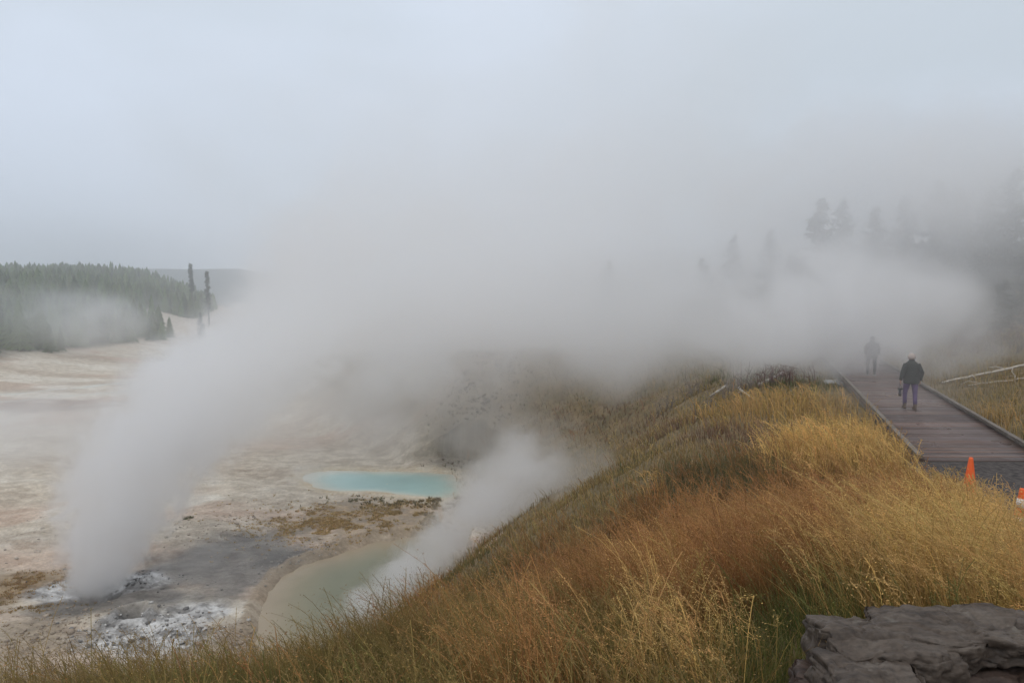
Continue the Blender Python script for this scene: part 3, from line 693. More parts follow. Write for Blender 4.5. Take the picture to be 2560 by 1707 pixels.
# ------------------------------------------------------------------ walkers
def skin(name, verts, edges, radii, mat, parent=None, sub=2, root=0):
    me = bpy.data.meshes.new(name); me.from_pydata(verts, edges, [])
    tmp = bpy.data.objects.new('tmp', me); C.objects.link(tmp)
    md = tmp.modifiers.new('s', 'SKIN'); md.use_smooth_shade = True
    for i, r in enumerate(radii):
        sv = me.skin_vertices[0].data[i]; sv.radius = r if isinstance(r, tuple) else (r, r); sv.use_root = (i == root)
    s = tmp.modifiers.new('b', 'SUBSURF'); s.levels = sub; s.render_levels = sub
    dg = bpy.context.evaluated_depsgraph_get(); dg.update()
    m2 = bpy.data.meshes.new_from_object(tmp.evaluated_get(dg)); m2.name = name
    bpy.data.objects.remove(tmp); m2.materials.clear()
    return link_mesh(name, m2, mat, parent, True)
def loft(name, rings, mat, parent=None, n=28, wob=0.0, seed=0, caps=True, extra=()):
    V, F, T = [], [], []
    for i, (c, rx, ry) in enumerate(rings):
        for k in range(n):
            a = 2 * math.pi * k / n; q = 1 + wob * (float(vnoise(math.cos(a) * 2 + seed, math.sin(a) * 2, c[2] * 7 + seed)) - .5)
            V.append((c[0] + rx * q * math.cos(a), c[1] + ry * q * math.sin(a), c[2]))
    for i in range(len(rings) - 1):
        for k in range(n): F.append((i * n + k, i * n + (k + 1) % n, (i + 1) * n + (k + 1) % n, (i + 1) * n + k))
    if caps:
        for e in (0, len(rings) - 1):
            c = len(V); V.append(rings[e][0])
            for k in range(n): T.append((c, e * n + (k + 1) % n, e * n + k) if e == 0 else (c, e * n + k, e * n + (k + 1) % n))
    V = [tuple(v) for v in V]
    for P in extra:
        v, f, t3 = tube_mesh([P], 12); o_ = len(V); V += [tuple(q) for q in v]; F += [tuple(q + o_) for q in f]; T += [tuple(q + o_) for q in t3]
    return link_mesh(name, np_mesh(name, np.array(V), F4=np.array(F), F3=np.array(T) if T else None, smooth=True), mat, parent)
skin_m = solid('skin', (.45, .28, .21), .6, .3, .1, 4)
def person(loc, rz, label, jac, tro, boo, cap_col, feet, armR, armL, sole=None, hgt=1.0):
    (lx, ly, lz), (rx_, ry_, rz_) = feet
    kl = ((lx * 1.0 - .01), ly * .5 + .05, .5); kr = (rx_ * 1.0 + .01, ry_ * .5 + .05, .5)
    Vt = [(0, 0, .93), (0, .01, 1.12), (0, .015, 1.30), (0, .02, 1.42), (0, .03, 1.50), (0, .045, 1.57), (0, .05, 1.65),
          (-.09, 0, .88), kl, (lx, ly, lz + .09), (lx, ly + .13, lz + .03),
          (.09, 0, .88), kr, (rx_, ry_, rz_ + .09), (rx_, ry_ + .13, rz_ + .03),
          (-.14, .01, 1.375), armL[0], armL[1], (.14, .01, 1.375), armR[0], armR[1],
          (0, .14, 1.585), (-.085, .05, 1.585), (.085, .05, 1.585)]
    E = [(0, 1), (1, 2), (2, 3), (3, 4), (4, 5), (5, 6), (0, 7), (7, 8), (8, 9), (9, 10), (0, 11), (11, 12), (12, 13), (13, 14), (3, 15), (15, 16), (16, 17), (3, 18), (18, 19), (19, 20), (5, 21), (5, 22), (5, 23)]
    Rd = [.12, .11, .12, .09, .055, .085, .075, .08, .055, .04, .035, .08, .055, .04, .035, .05, .042, .028, .05, .042, .028, .018, .015, .015]
    for w_ in (17, 20):      # palm, four fingers and a thumb, curled towards the body
        wx, wy, wz = Vt[w_]; sg = -1 if wx < 0 else 1; pi = len(Vt)
        Vt.append((wx, wy + .01, wz - .06)); E.append((w_, pi)); Rd.append((.034, .018))
        for k in range(4):
            fy = wy - .025 + k * .02; ln = (.06, .072, .075, .065)[k]; i = len(Vt)
            Vt += [(wx, fy, wz - .095), (wx - sg * .008, fy, wz - .095 - ln * .5), (wx - sg * .028, fy, wz - .095 - ln * .85)]; E += [(pi, i), (i, i + 1), (i + 1, i + 2)]; Rd += [.0095, .009, .0075]
        i = len(Vt); Vt += [(wx - sg * .012, wy + .045, wz - .05), (wx - sg * .02, wy + .055, wz - .085)]; E += [(pi, i), (i, i + 1)]; Rd += [.011, .009]
    body = skin('person', Vt, E, Rd, skin_m, None, 2, 0)
    body.location = loc; body.rotation_euler = (0, 0, rz); body.scale = (hgt,) * 3
    tag(body, label, 'person')
    sl = lambda sh, el, wr: [((sh[0], sh[1], sh[2]), .075), (((sh[0] + el[0]) / 2, (sh[1] + el[1]) / 2, (sh[2] + el[2]) / 2), .072), (el, .066), (((wr[0] + el[0]) / 2, (wr[1] + el[1]) / 2, (wr[2] + el[2]) / 2), .058), ((wr[0], wr[1], wr[2] - .0), .048)]
    loft('jacket', [((0, 0, .80), .215, .155), ((0, 0, .84), .228, .165), ((0, 0, .95), .225, .16), ((0, .005, 1.08), .215, .15), ((0, .005, 1.2), .218, .15), ((0, .01, 1.32), .222, .145), ((0, .015, 1.40), .20, .13), ((0, .02, 1.455), .14, .10), ((0, .03, 1.50), .085, .078), ((0, .035, 1.545), .08, .078)],
         jac, body, 30, .14, 3, True, [sl((-.165, .01, 1.40), armL[0], armL[1]), sl((.165, .01, 1.40), armR[0], armR[1])])
    def leg(h, k, f): return [((h[0], h[1], .92), .105), ((h[0] * .6 + k[0] * .4, h[1] * .6 + k[1] * .4, .76), .095), (k, .068), (((k[0] + f[0]) / 2, (k[1] + f[1]) / 2, (k[2] + f[2] + .1) / 2), .062), ((f[0], f[1], f[2] + .13), .056)]
    v, f, t3 = tube_mesh([leg((-.09, 0), kl, (lx, ly, lz)), leg((.09, 0), kr, (rx_, ry_, rz_)), [((0, 0, .97), .13), ((0, 0, .86), .13), ((0, 0, .80), .09)]], 16)
    link_mesh('trousers', np_mesh('trousers', v, F4=f, F3=t3, smooth=True), tro, body)
    for (x, y, z) in feet:
        b_ = loft('boot', [((x, y + .05, z + .0), .05, .135), ((x, y + .05, z + .025), .052, .14), ((x, y + .045, z + .055), .048, .125), ((x, y + .02, z + .085), .046, .085), ((x, y, z + .12), .05, .06), ((x, y, z + .17), .056, .062)], boo, body, 20)
        if sole: loft('sole', [((x, y + .05, z - .003), .054, .142), ((x, y + .05, z + .028), .056, .145)], sole, b_, 20)
    if cap_col:
        loft('knit_cap', [((0, .045, 1.565), .098, .108), ((0, .045, 1.60), .106, .116), ((0, .045, 1.625), .108, .118), ((0, .045, 1.66), .102, .112), ((0, .045, 1.695), .085, .092), ((0, .045, 1.72), .055, .06), ((0, .045, 1.732), .02, .022)], cap_col, body, 28, .05, 2)
    return body
jac1 = solid('jacket_dark', (.022, .026, .024), .7, .3, .3, 6, .4, 25); jac2 = solid('jacket_black', (.022, .022, .026), .7, .3, .3, 6)
purple = solid('trousers_purple', (.10, .06, .165), .75, .2, .2, 8); navy = solid('trousers_navy', (.03, .032, .045), .8, .2, .2, 8)
boot_b = solid('boot_brown', (.10, .065, .04), .6, .3, .3, 20); grey_s = solid('shoe_grey', (.08, .08, .085), .6, .3, .2, 20)
wht = solid('sole_white', (.6, .6, .6), .5, .3, .1, 10); capm = solid('cap_cream', (.48, .41, .38), .9, .1, .2, 40, .6, 120)
Xp, Tp = ray(2275, 1022); yp = 3.745 / Tp
fwd = -math.atan2(.36, 1)
pa = person((Xp * yp, yp, -3.745), fwd * .6, 'walker in cream knit cap, dark jacket and purple trousers carrying a camera by its strap', jac1, purple, boot_b, capm,
       [(-.115, .12, 0.0), (.115, -.08, 0.0)], [(.285, -.02, 1.14), (.27, .05, .90)], [(-.26, -.04, 1.14), (-.30, .0, .90)])
Xq, Tq = ray(2178, 938); yq = 3.745 / Tq
person((Xq * yq, yq, -3.745), fwd, 'walker farther along the boardwalk, upper body lost in steam, in dark trousers', jac2, navy, grey_s, jac2,
       [(-.13, .1, 0.0), (.12, -.04, 0.0)], [(.27, .0, 1.14), (.26, .08, .92)], [(-.27, .0, 1.14), (-.26, .08, .92)], wht, .98)
# the camera swinging from the walker's hand
black = solid('camera_black', (.015, .015, .016), .45, .5, .2, 30)
hc = empty('handheld_camera', (0, 0, 0)); hp = pa.matrix_basis @ Vector((-.30, .02, .80)); hc.location = hp; tag(hc, 'black camera with long lens hanging by its strap beside the walker in purple trousers', 'camera')
hc.rotation_euler = (0, 0, .3)
v, f, t3 = tube_mesh([[((-.02, 0, .03), .006), ((-.03, 0, -.06), .006), ((-.045, 0, -.15), .006)], [((.0, 0, .03), .006), ((.015, 0, -.06), .006), ((.06, 0, -.16), .006)], [((-.02, 0, .03), .006), ((-.01, 0, .045), .007), ((0, 0, .03), .006)]], 8)
link_mesh('strap', np_mesh('strap', v, F4=f, F3=t3, smooth=True), black, hc)
bm = bmesh.new(); bx(bm, (.01, 0, -.185), (.14, .09, .055)); bx(bm, (.01, .055, -.18), (.06, .04, .06)); bm_obj('body', bm, black, hc, bev=.008)
v, f = lathe([(.0, -.40), (.045, -.40), (.047, -.33), (.04, -.32), (.04, -.25), (.035, -.24), (.036, -.21)], 24); lo_ = link_mesh('lens', np_mesh('lens', v, F4=f, smooth=True), black, hc)

# ------------------------------------------------------------------ grass
#        base colour          middle               tip                  height  stems  panicle
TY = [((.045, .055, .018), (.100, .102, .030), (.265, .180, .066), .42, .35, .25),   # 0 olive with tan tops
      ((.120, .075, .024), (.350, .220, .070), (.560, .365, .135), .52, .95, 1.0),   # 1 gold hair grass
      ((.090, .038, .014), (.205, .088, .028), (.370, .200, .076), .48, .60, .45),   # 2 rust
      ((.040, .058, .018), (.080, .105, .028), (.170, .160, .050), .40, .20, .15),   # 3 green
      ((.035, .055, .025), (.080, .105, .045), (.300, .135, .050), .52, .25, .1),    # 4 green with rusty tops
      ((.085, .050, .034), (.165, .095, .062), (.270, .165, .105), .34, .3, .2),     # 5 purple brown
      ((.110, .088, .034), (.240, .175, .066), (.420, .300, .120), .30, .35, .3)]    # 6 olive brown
PATCH = [(2130, 1120, 150, 62, 1, 3.0), (2060, 1160, 110, 40, 1, 1.1), (1800, 1290, 330, 85, 2, 2.0), (2120, 1290, 220, 90, 2, 1.5), (2470, 1290, 150, 130, 1, 1.5), (2330, 1450, 230, 80, 1, 1.2),
         (2050, 1500, 170, 75, 3, 2.0), (1720, 1590, 140, 100, 1, .9), (1520, 1500, 200, 55, 2, 1.0), (1500, 1600, 60, 60, 3, .8), (1130, 1580, 160, 50, 2, .8), (1550, 1650, 80, 60, 1, .8), (1310, 1650, 130, 80, 2, 3.2), (1150, 1480, 330, 26, 2, .6), (1700, 1420, 250, 60, 2, .9), (2320, 1600, 200, 60, 3, .6),
         (900, 1630, 420, 80, 0, 2.2), (900, 1720, 500, 40, 3, 1.6), (1850, 1700, 120, 60, 3, 1.0), (1380, 1520, 230, 60, 0, 1.6), (1480, 1430, 110, 55, 2, .8), (2000, 1640, 90, 90, 3, 1.4), (1780, 1180, 190, 50, 4, 2.4), (1640, 1215, 90, 22, 1, .8),
         (1970, 1020, 150, 34, 1, 2.6), (2080, 1050, 70, 35, 1, .8), (1930, 1078, 150, 26, 5, 1.6), (1560, 1050, 200, 50, 5, .7), (1500, 1160, 200, 70, 6, 1.8), (1400, 1265, 130, 70, 6, 2.4), (1750, 990, 170, 35, 6, 1.2),
         (1400, 1080, 160, 40, 2, .5), (1750, 1110, 90, 24, 6, .9), (2210, 1000, 25, 55, 3, 1.6), (2490, 1035, 80, 26, 1, 1.0), (2400, 930, 300, 60, 6, 1.6), (2560, 1070, 90, 30, 6, .8), (150, 1700, 400, 60, 0, 1.5), (1480, 1290, 60, 30, 1, .5), (2010, 935, 150, 28, 3, .8)]
def classify(x, y, z):
    u, v = proj(x, y, z); W = np.full((len(TY), len(x)), .02)
    wob = (fbm(x * 1.3, y * 1.3, 3., 3) - .5) * 1.1
    for (pu, pv, ru, rv, k, wt) in PATCH:
        q = ((u - pu) / ru) ** 2 + ((v - pv) / rv) ** 2
        W[k] += wt * np.exp(-q * .9)
    W[0] += .12; W[6] += .12 * (y > 18)
    for k in range(len(TY)): W[k] *= np.exp((fbm(x * .8 + k * 11, y * .8, k * 3., 3) - .5) * 3.0)
    W = W / W.sum(0); cs = np.cumsum(W ** 3.2 / (W ** 3.2).sum(0), 0); r = np.random.rand(len(x)); return (cs < r).sum(0).clip(0, len(TY) - 1)
np.random.seed(11); RS = np.random
def ok_mask(x, y):
    s = sdist(x, y); m = ~((s < .12) & (s > -2.95) & (y > 14.4))
    m &= ~((y > 6.8) & (y < 14.8) & (x > np.interp(y, [7, 8, 9, 10, 11, 12, 13, 14, 14.6], [7.8, 7.1, 7.0, 7.35, 7.68, 7.88, 8.13, 8.38, 8.6]) - .1))
    m &= ~((x > .92) & (x < 3.2) & (y > 1.2) & (y < 2.82))
    m &= (sfoot(x, y) < 15.8 + (fbm(x * .4, y * .4, 2., 3) - .5) * 5)
    m &= np.random.rand(len(s)) > .6 * sstep(14, 24, s) * sstep(42, 50, y)
    return m
tyA = np.array([[*t[0], *t[1], *t[2], t[3], t[4], t[5]] for t in TY])
def clumps(n, y0, y1, power, xr, per, spread, wbase, hs=1.0, name='grass', segs=3, stems=True, pan_n=18, lod=1.0):
    """tussocks: each a bunch of blades leaning outwards, with seed stems in the grassy kinds"""
    uu = RS.rand(n); y = (y0 ** (1 - power) + uu * (y1 ** (1 - power) - y0 ** (1 - power))) ** (1 / (1 - power))
    x = (xr[0] + RS.rand(n) * (xr[1] - xr[0])) * y
    z = H(x, y, False); m = ok_mask(x, y); x, y, z = x[m], y[m], z[m]; n = len(x)
    k = classify(x, y, z + .3); A = tyA[k]
    hcl = A[:, 9] * (.45 + 1.1 * fbm(x * .9, y * .9, 8., 3)) * RS.uniform(.8, 1.2, n) * hs * (1 + .55 * np.exp(-((x - 7.2) ** 2 / 3.2 + (y - 15) ** 2 / 3.5)) + .4 * np.exp(-((x - 7.2) ** 2 / 1.2 + (y - 10.2) ** 2 / .8)))
    tint = RS.uniform(.75, 1.25, (n, 1)) * (.62 + .76 * fbm(x * 1.4, y * 1.4, 5., 3) + .3 * np.exp(-((x - 7.2) ** 2 / 3.2 + (y - 15) ** 2 / 3.5)))[:, None] * (1 + RS.uniform(-.08, .08, (n, 3)))
    ci = np.repeat(np.arange(n), per); N_ = len(ci)
    sp = spread * (1 + .0 * y[ci]) * np.maximum(1, y[ci] / 10) ** .5
    ox, oy = RS.normal(0, 1, N_) * sp, RS.normal(0, 1, N_) * sp
    bx_, by_ = x[ci] + ox, y[ci] + oy; okb = ok_mask(bx_, by_); ci, ox, oy, bx_, by_ = ci[okb], ox[okb], oy[okb], bx_[okb], by_[okb]; N_ = len(ci)
    bz = H(bx_, by_, False) - .03
    h = hcl[ci] * RS.uniform(.55, 1.15, N_)
    base = np.stack([bx_, by_, bz], 1)
    ln = np.stack([ox / sp.mean() * .16 - .10 + RS.normal(0, .16, N_), oy / sp.mean() * .16 - .03 + RS.normal(0, .16, N_)], 1)
    wd = wbase * np.maximum(1, by_ / 4.5) * RS.uniform(.6, 1.3, N_)
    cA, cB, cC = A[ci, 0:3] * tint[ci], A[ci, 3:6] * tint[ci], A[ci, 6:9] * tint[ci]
    th = RS.rand(N_) * 6.283; side = np.stack([np.cos(th), np.sin(th) * .6, 0 * th], 1) * wd[:, None]
    V, CL, F3, F4 = [], [], [], []
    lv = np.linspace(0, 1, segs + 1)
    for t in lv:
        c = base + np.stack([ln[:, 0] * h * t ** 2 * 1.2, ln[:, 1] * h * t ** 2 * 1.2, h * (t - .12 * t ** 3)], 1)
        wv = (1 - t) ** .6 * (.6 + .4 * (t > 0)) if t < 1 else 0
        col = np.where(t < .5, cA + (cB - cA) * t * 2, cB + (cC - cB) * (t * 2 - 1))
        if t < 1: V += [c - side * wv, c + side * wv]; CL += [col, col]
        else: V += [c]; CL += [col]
    nv = 2 * segs + 1
    VV = np.stack(V, 1).reshape(-1, 3); CC_ = np.stack(CL, 1).reshape(-1, 3); b = np.arange(N_) * nv
    for i in range(segs - 1): F4.append(np.stack([b + 2 * i, b + 2 * i + 1, b + 2 * i + 3, b + 2 * i + 2], 1))
    F3.append(np.stack([b + 2 * segs - 2, b + 2 * segs - 1, b + 2 * segs], 1)); tot = len(VV); Vs, Cs = [VV], [CC_]
    if stems:
        ns_ = np.maximum(0, RS.poisson(A[:, 10] * per * .16 * lod)); si = np.repeat(np.arange(n), ns_); S = len(si)
        sx, sy = x[si] + RS.normal(0, 1, S) * spread * .8, y[si] + RS.normal(0, 1, S) * spread * .8
        k2 = ok_mask(sx, sy); si, sx, sy = si[k2], sx[k2], sy[k2]; S = len(si)
        sz = H(sx, sy, False); sh = hcl[si] * RS.uniform(1.05, 1.45, S); sc2 = np.maximum(1, sy / 4.5)
        lx, ly = -.20 + RS.normal(0, .20, S) + (sx - x[si]) * .8, -.02 + RS.normal(0, .18, S)
        nod = RS.uniform(.05, .35, S); sw = .0016 * sc2
        colS = (A[si, 6:9] * .75 + A[si, 3:6] * .25) * tint[si]
        def ax(t): return np.stack([sx + lx * sh * (t ** 2 + nod * t ** 5), sy + ly * sh * (t ** 2 + nod * t ** 5), sz + sh * (t - nod * .5 * t ** 5)], 1)
        sd = np.stack([np.ones(S), np.zeros(S), np.zeros(S)], 1) * sw[:, None]
        P = [ax(t) for t in (0, .4, .7, .88, 1.)]
        vs = np.stack([q for p_ in P for q in (p_ - sd, p_ + sd)], 1).reshape(-1, 3); b = tot + np.arange(S) * 10
        for i in range(4): F4.append(np.stack([b + 2 * i, b + 2 * i + 1, b + 2 * i + 3, b + 2 * i + 2], 1))
        Vs.append(vs); Cs.append(np.repeat(colS, 10, 0)); tot += len(vs)
        # open feathery heads: thin side branches ending in spikelets
        pn = RS.poisson(np.maximum(2, pan_n * (.35 + .65 * A[si, 11]))); pi_ = np.repeat(np.arange(S), pn); Q = len(pi_)
        t = .58 + .42 * RS.rand(Q); tt = t[:, None]
        L0 = lambda t_: np.stack([sx[pi_] + lx[pi_] * sh[pi_] * (t_ ** 2 + nod[pi_] * t_ ** 5), sy[pi_] + ly[pi_] * sh[pi_] * (t_ ** 2 + nod[pi_] * t_ ** 5), sz[pi_] + sh[pi_] * (t_ - nod[pi_] * .5 * t_ ** 5)], 1)
        p0 = L0(t); dr = RS.normal(0, 1, (Q, 3)); dr[:, 2] = .55 + .4 * dr[:, 2]; dr[:, 0] -= .35; dr /= np.linalg.norm(dr, axis=1)[:, None]
        bl = (.035 + .075 * (1 - t)) * 1.6 * RS.uniform(.5, 1.2, Q) * (sh[pi_] / .8); p1 = p0 + dr * bl[:, None]; p1[:, 2] -= bl * .22
        ww = (.0011 * sc2[pi_])[:, None]; e1 = np.stack([np.full(Q, 1.), np.zeros(Q), np.full(Q, .4)], 1) * ww
        kl_ = (.0085 * np.sqrt(sc2[pi_]))[:, None]; d2 = dr + RS.normal(0, .35, (Q, 3)); d2[:, 2] -= .4; d2 /= np.linalg.norm(d2, axis=1)[:, None]
        e2 = np.cross(d2, RS.normal(0, 1, (Q, 3))); e2 /= np.linalg.norm(e2, axis=1)[:, None] + 1e-9; e2 *= .0024 * sc2[pi_][:, None]
        vb = np.stack([p0 - e1, p0 + e1, p1, p1 - d2 * kl_ * .2, p1 + e2 + d2 * kl_ * .5, p1 + d2 * kl_ * 1.3, p1 - e2 + d2 * kl_ * .5], 1).reshape(-1, 3)
        b = tot + np.arange(Q) * 7; F3.append(np.stack([b, b + 1, b + 2], 1)); F4.append(np.stack([b + 3, b + 4, b + 5, b + 6], 1))
        cp = A[si, 6:9][pi_] * tint[si][pi_] * RS.uniform(.8, 1.2, (Q, 1)); Vs.append(vb); Cs.append(np.repeat(cp, 7, 0)); tot += len(vb)
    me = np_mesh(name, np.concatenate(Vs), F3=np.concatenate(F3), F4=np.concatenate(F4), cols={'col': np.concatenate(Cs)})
    print(name, len(me.vertices)); return me
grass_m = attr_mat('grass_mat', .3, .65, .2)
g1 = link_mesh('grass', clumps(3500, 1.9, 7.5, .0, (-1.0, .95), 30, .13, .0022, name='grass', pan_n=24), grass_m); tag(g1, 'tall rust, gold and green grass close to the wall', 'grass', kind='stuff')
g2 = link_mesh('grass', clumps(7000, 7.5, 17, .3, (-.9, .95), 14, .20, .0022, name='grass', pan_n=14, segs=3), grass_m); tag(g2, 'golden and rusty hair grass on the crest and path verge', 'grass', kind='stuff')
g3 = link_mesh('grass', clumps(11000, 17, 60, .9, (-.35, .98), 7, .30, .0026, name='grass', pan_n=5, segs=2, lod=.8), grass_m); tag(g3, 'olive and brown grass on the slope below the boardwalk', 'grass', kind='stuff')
# scrubby tufts growing on the mineral flat
def tufts(spec, name, label):
    Vs, Cs, F = [], [], []; tot = 0
    for (u, v, ru, rv, n, col, hh) in spec:
        c = ptz(u, v, -13); top = ptz(u, v - rv, -13).y; bot = ptz(u, v + rv, -13).y
        x = c.x + RS.normal(0, .55, n) * ru / 1707 * c.y * 1.1; y = (top + bot) / 2 + RS.normal(0, .55, n) * (top - bot) / 2 * 1.1
        dens = fbm(x * 1.3, y * 1.3, 4., 4); kp = (RS.rand(n) < sstep(.34, .62, dens) * .75) & (poly_sd(x, y, mud_poly) > .25) & (poly_sd(x, y, blue_poly) > .5); x, y = x[kp], y[kp]; z = H(x, y)
        per = 12; ci = np.repeat(np.arange(len(x)), per); N_ = len(ci); r_ = RS.uniform(.04, .14, len(x))[ci]
        a = RS.rand(N_) * 6.28; ox, oy = np.cos(a), np.sin(a); q = RS.rand(N_) * r_
        b0 = np.stack([x[ci] + ox * q, y[ci] + oy * q, z[ci] - .02], 1); h = hh * RS.uniform(.4, 1.1, N_)
        tip = b0 + np.stack([ox * h * .55 + RS.normal(0, .02, N_), oy * h * .55, h], 1); sd = np.stack([-oy, ox * .5 + .2, 0 * a], 1) * .014 + np.stack([.010 + 0 * a, 0 * a, 0 * a], 1)
        Vs.append(np.stack([b0 - sd, b0 + sd, tip], 1).reshape(-1, 3)); b = tot + np.arange(N_) * 3; F.append(np.stack([b, b + 1, b + 2], 1)); tot += N_ * 3
        cc = np.array(col) * RS.uniform(.6, 1.35, (len(x), 1))[ci] * (1 + RS.uniform(-.1, .1, (N_, 3))); Cs.append(np.repeat(cc, 3, 0))
    o_ = link_mesh(name, np_mesh(name, np.concatenate(Vs), F3=np.concatenate(F), cols={'col': np.concatenate(Cs)}), grass_m); tag(o_, label, 'ground cover', kind='stuff')
tufts([(900, 1300, 240, 48, 4500, (.50, .36, .17), .11), (800, 1325, 150, 30, 2000, (.52, .37, .16), .11), (1060, 1290, 140, 60, 2600, (.42, .31, .14), .18), (1120, 1250, 80, 40, 700, (.17, .13, .05), .25), (950, 1255, 160, 14, 300, (.12, .12, .05), .2),
       (100, 1455, 120, 30, 900, (.44, .30, .14), .12), (30, 1520, 100, 30, 700, (.40, .28, .13), .12), (1000, 1365, 120, 14, 120, (.14, .12, .05), .18), (1060, 1410, 70, 25, 60, (.15, .13, .05), .18), (1200, 1150, 90, 50, 900, (.14, .10, .05), .25), (470, 1300, 12, 6, 30, (.12, .13, .05), .15)],
      'undergrowth', 'low ochre scrub tufts on the mineral ground between the pools')
# pebbles and clods on the mud
V, F, CC_ = [], [], []; off = 0
ico = bmesh.new(); bmesh.ops.create_icosphere(ico, subdivisions=1, radius=1); iv = np.array([v.co for v in ico.verts]); itf = np.array([[v.index for v in f.verts] for f in ico.faces]); ico.free()
for (u, v, ru, rv, n, col) in [(350, 1585, 190, 62, 260, (.16, .16, .16)), (350, 1600, 190, 60, 350, (.5, .5, .5)), (600, 1600, 220, 60, 500, (.3, .25, .2)), (300, 1450, 170, 30, 250, (.09, .09, .09)), (100, 1600, 150, 90, 400, (.3, .25, .2)), (760, 1400, 130, 40, 250, (.28, .27, .26)), (600, 1330, 300, 60, 350, (.35, .3, .25)), (150, 1350, 200, 60, 200, (.4, .36, .32))]:
    c = ptz(u, v, -13); t_, b_ = ptz(u, v - rv, -13).y, ptz(u, v + rv, -13).y
    x = c.x + RS.normal(0, .5, n) * ru / 1707 * c.y; y = (t_ + b_) / 2 + RS.normal(0, .5, n) * (t_ - b_) / 2; kk = (poly_sd(x, y, mud_poly) > .1) & (poly_sd(x, y, blue_poly) > .1); x, y = x[kk], y[kk]; z = H(x, y)
    for a, b, d in zip(x, y, z):
        s = RS.lognormal(-3.3, .45); V.append(iv * s * RS.uniform(.6, 1.4, 3) * (1, 1, .6) * (1 + RS.uniform(-.2, .2, (len(iv), 1))) + (a, b, d + s * .2)); F.append(itf + off); off += len(iv); CC_.append(np.tile(np.array(col) * RS.uniform(.7, 1.3), (len(iv), 1)))
tag(link_mesh('gravel', np_mesh('gravel', np.concatenate(V), F3=np.concatenate(F), cols={'col': np.concatenate(CC_)}), attr_mat('gravel_mat', 0, .8, .3)), 'loose clods and pebbles on the mud flat', 'gravel', kind='stuff')

# ------------------------------------------------------------------ steam and haze
def vol_nodes(name, D, ani=0.0, col=(1, 1, 1), step=1.0):
    m, t, o = new_mat(name); p = t.nodes.new('ShaderNodeVolumePrincipled'); t.links.new(p.outputs[0], o.inputs['Volume']); ani = .7
    p.inputs['Color'].default_value = (*col, 1); p.inputs['Anisotropy'].default_value = ani
    try: m.cycles.volume_step_rate = step
    except Exception: pass
    return m, t, p
def mth(t, op, a, b=None, c=None, clamp=False):
    n = t.nodes.new('ShaderNodeMath'); n.operation = op; n.use_clamp = clamp
    for i, v in enumerate((a, b, c)):
        if v is None: continue
        if isinstance(v, (int, float)): n.inputs[i].default_value = v
        else: t.links.new(v, n.inputs[i])
    return n.outputs[0]
def puff(c, size, D, seed, rot=(0, 0, 0), nscale=.12, amp=1.3, sharp=1.6, detail=3, label=None, name='steam', step=1.0, col=(.99, .993, 1)):
    """an ellipsoid of steam: densest in the middle, its edge eaten away by noise"""
    bm = bmesh.new(); bmesh.ops.create_icosphere(bm, subdivisions=3, radius=1.0)
    m, t, p = vol_nodes(name + '_mat', D, .1, col, step)
    me = bpy.data.meshes.new(name); bm.to_mesh(me); bm.free(); o_ = link_mesh(name, me, m)
    o_.location = c; o_.scale = size; o_.rotation_euler = rot
    tcn = t.nodes.new('ShaderNodeTexCoord'); ln = t.nodes.new('ShaderNodeVectorMath'); ln.operation = 'LENGTH'; t.links.new(tcn.outputs['Object'], ln.inputs[0])
    f = mth(t, 'SUBTRACT', .97, ln.outputs['Value'])
    mp = t.nodes.new('ShaderNodeMapping'); mp.inputs['Scale'].default_value = size; mp.inputs['Location'].default_value = (seed * 13.7, seed * 5.1, 0); t.links.new(tcn.outputs['Object'], mp.inputs[0])
    q = t.nodes.new('ShaderNodeTexNoise'); q.inputs['Scale'].default_value = nscale; q.inputs['Detail'].default_value = detail; q.inputs['Roughness'].default_value = .58; q.inputs['Distortion'].default_value = 1.0; t.links.new(mp.outputs[0], q.inputs['Vector'])
    nz = mth(t, 'MULTIPLY', mth(t, 'SUBTRACT', q.outputs[0], .5), amp * 2)
    edge = mth(t, 'MULTIPLY', f, 2.5, clamp=True)
    d = mth(t, 'POWER', mth(t, 'MULTIPLY', mth(t, 'ADD', f, nz), sharp, clamp=True), 1.5)
    d = mth(t, 'MULTIPLY', mth(t, 'MULTIPLY', d, edge), D); t.links.new(d, p.inputs['Density'])
    tag(o_, label, 'steam', kind='stuff'); return o_
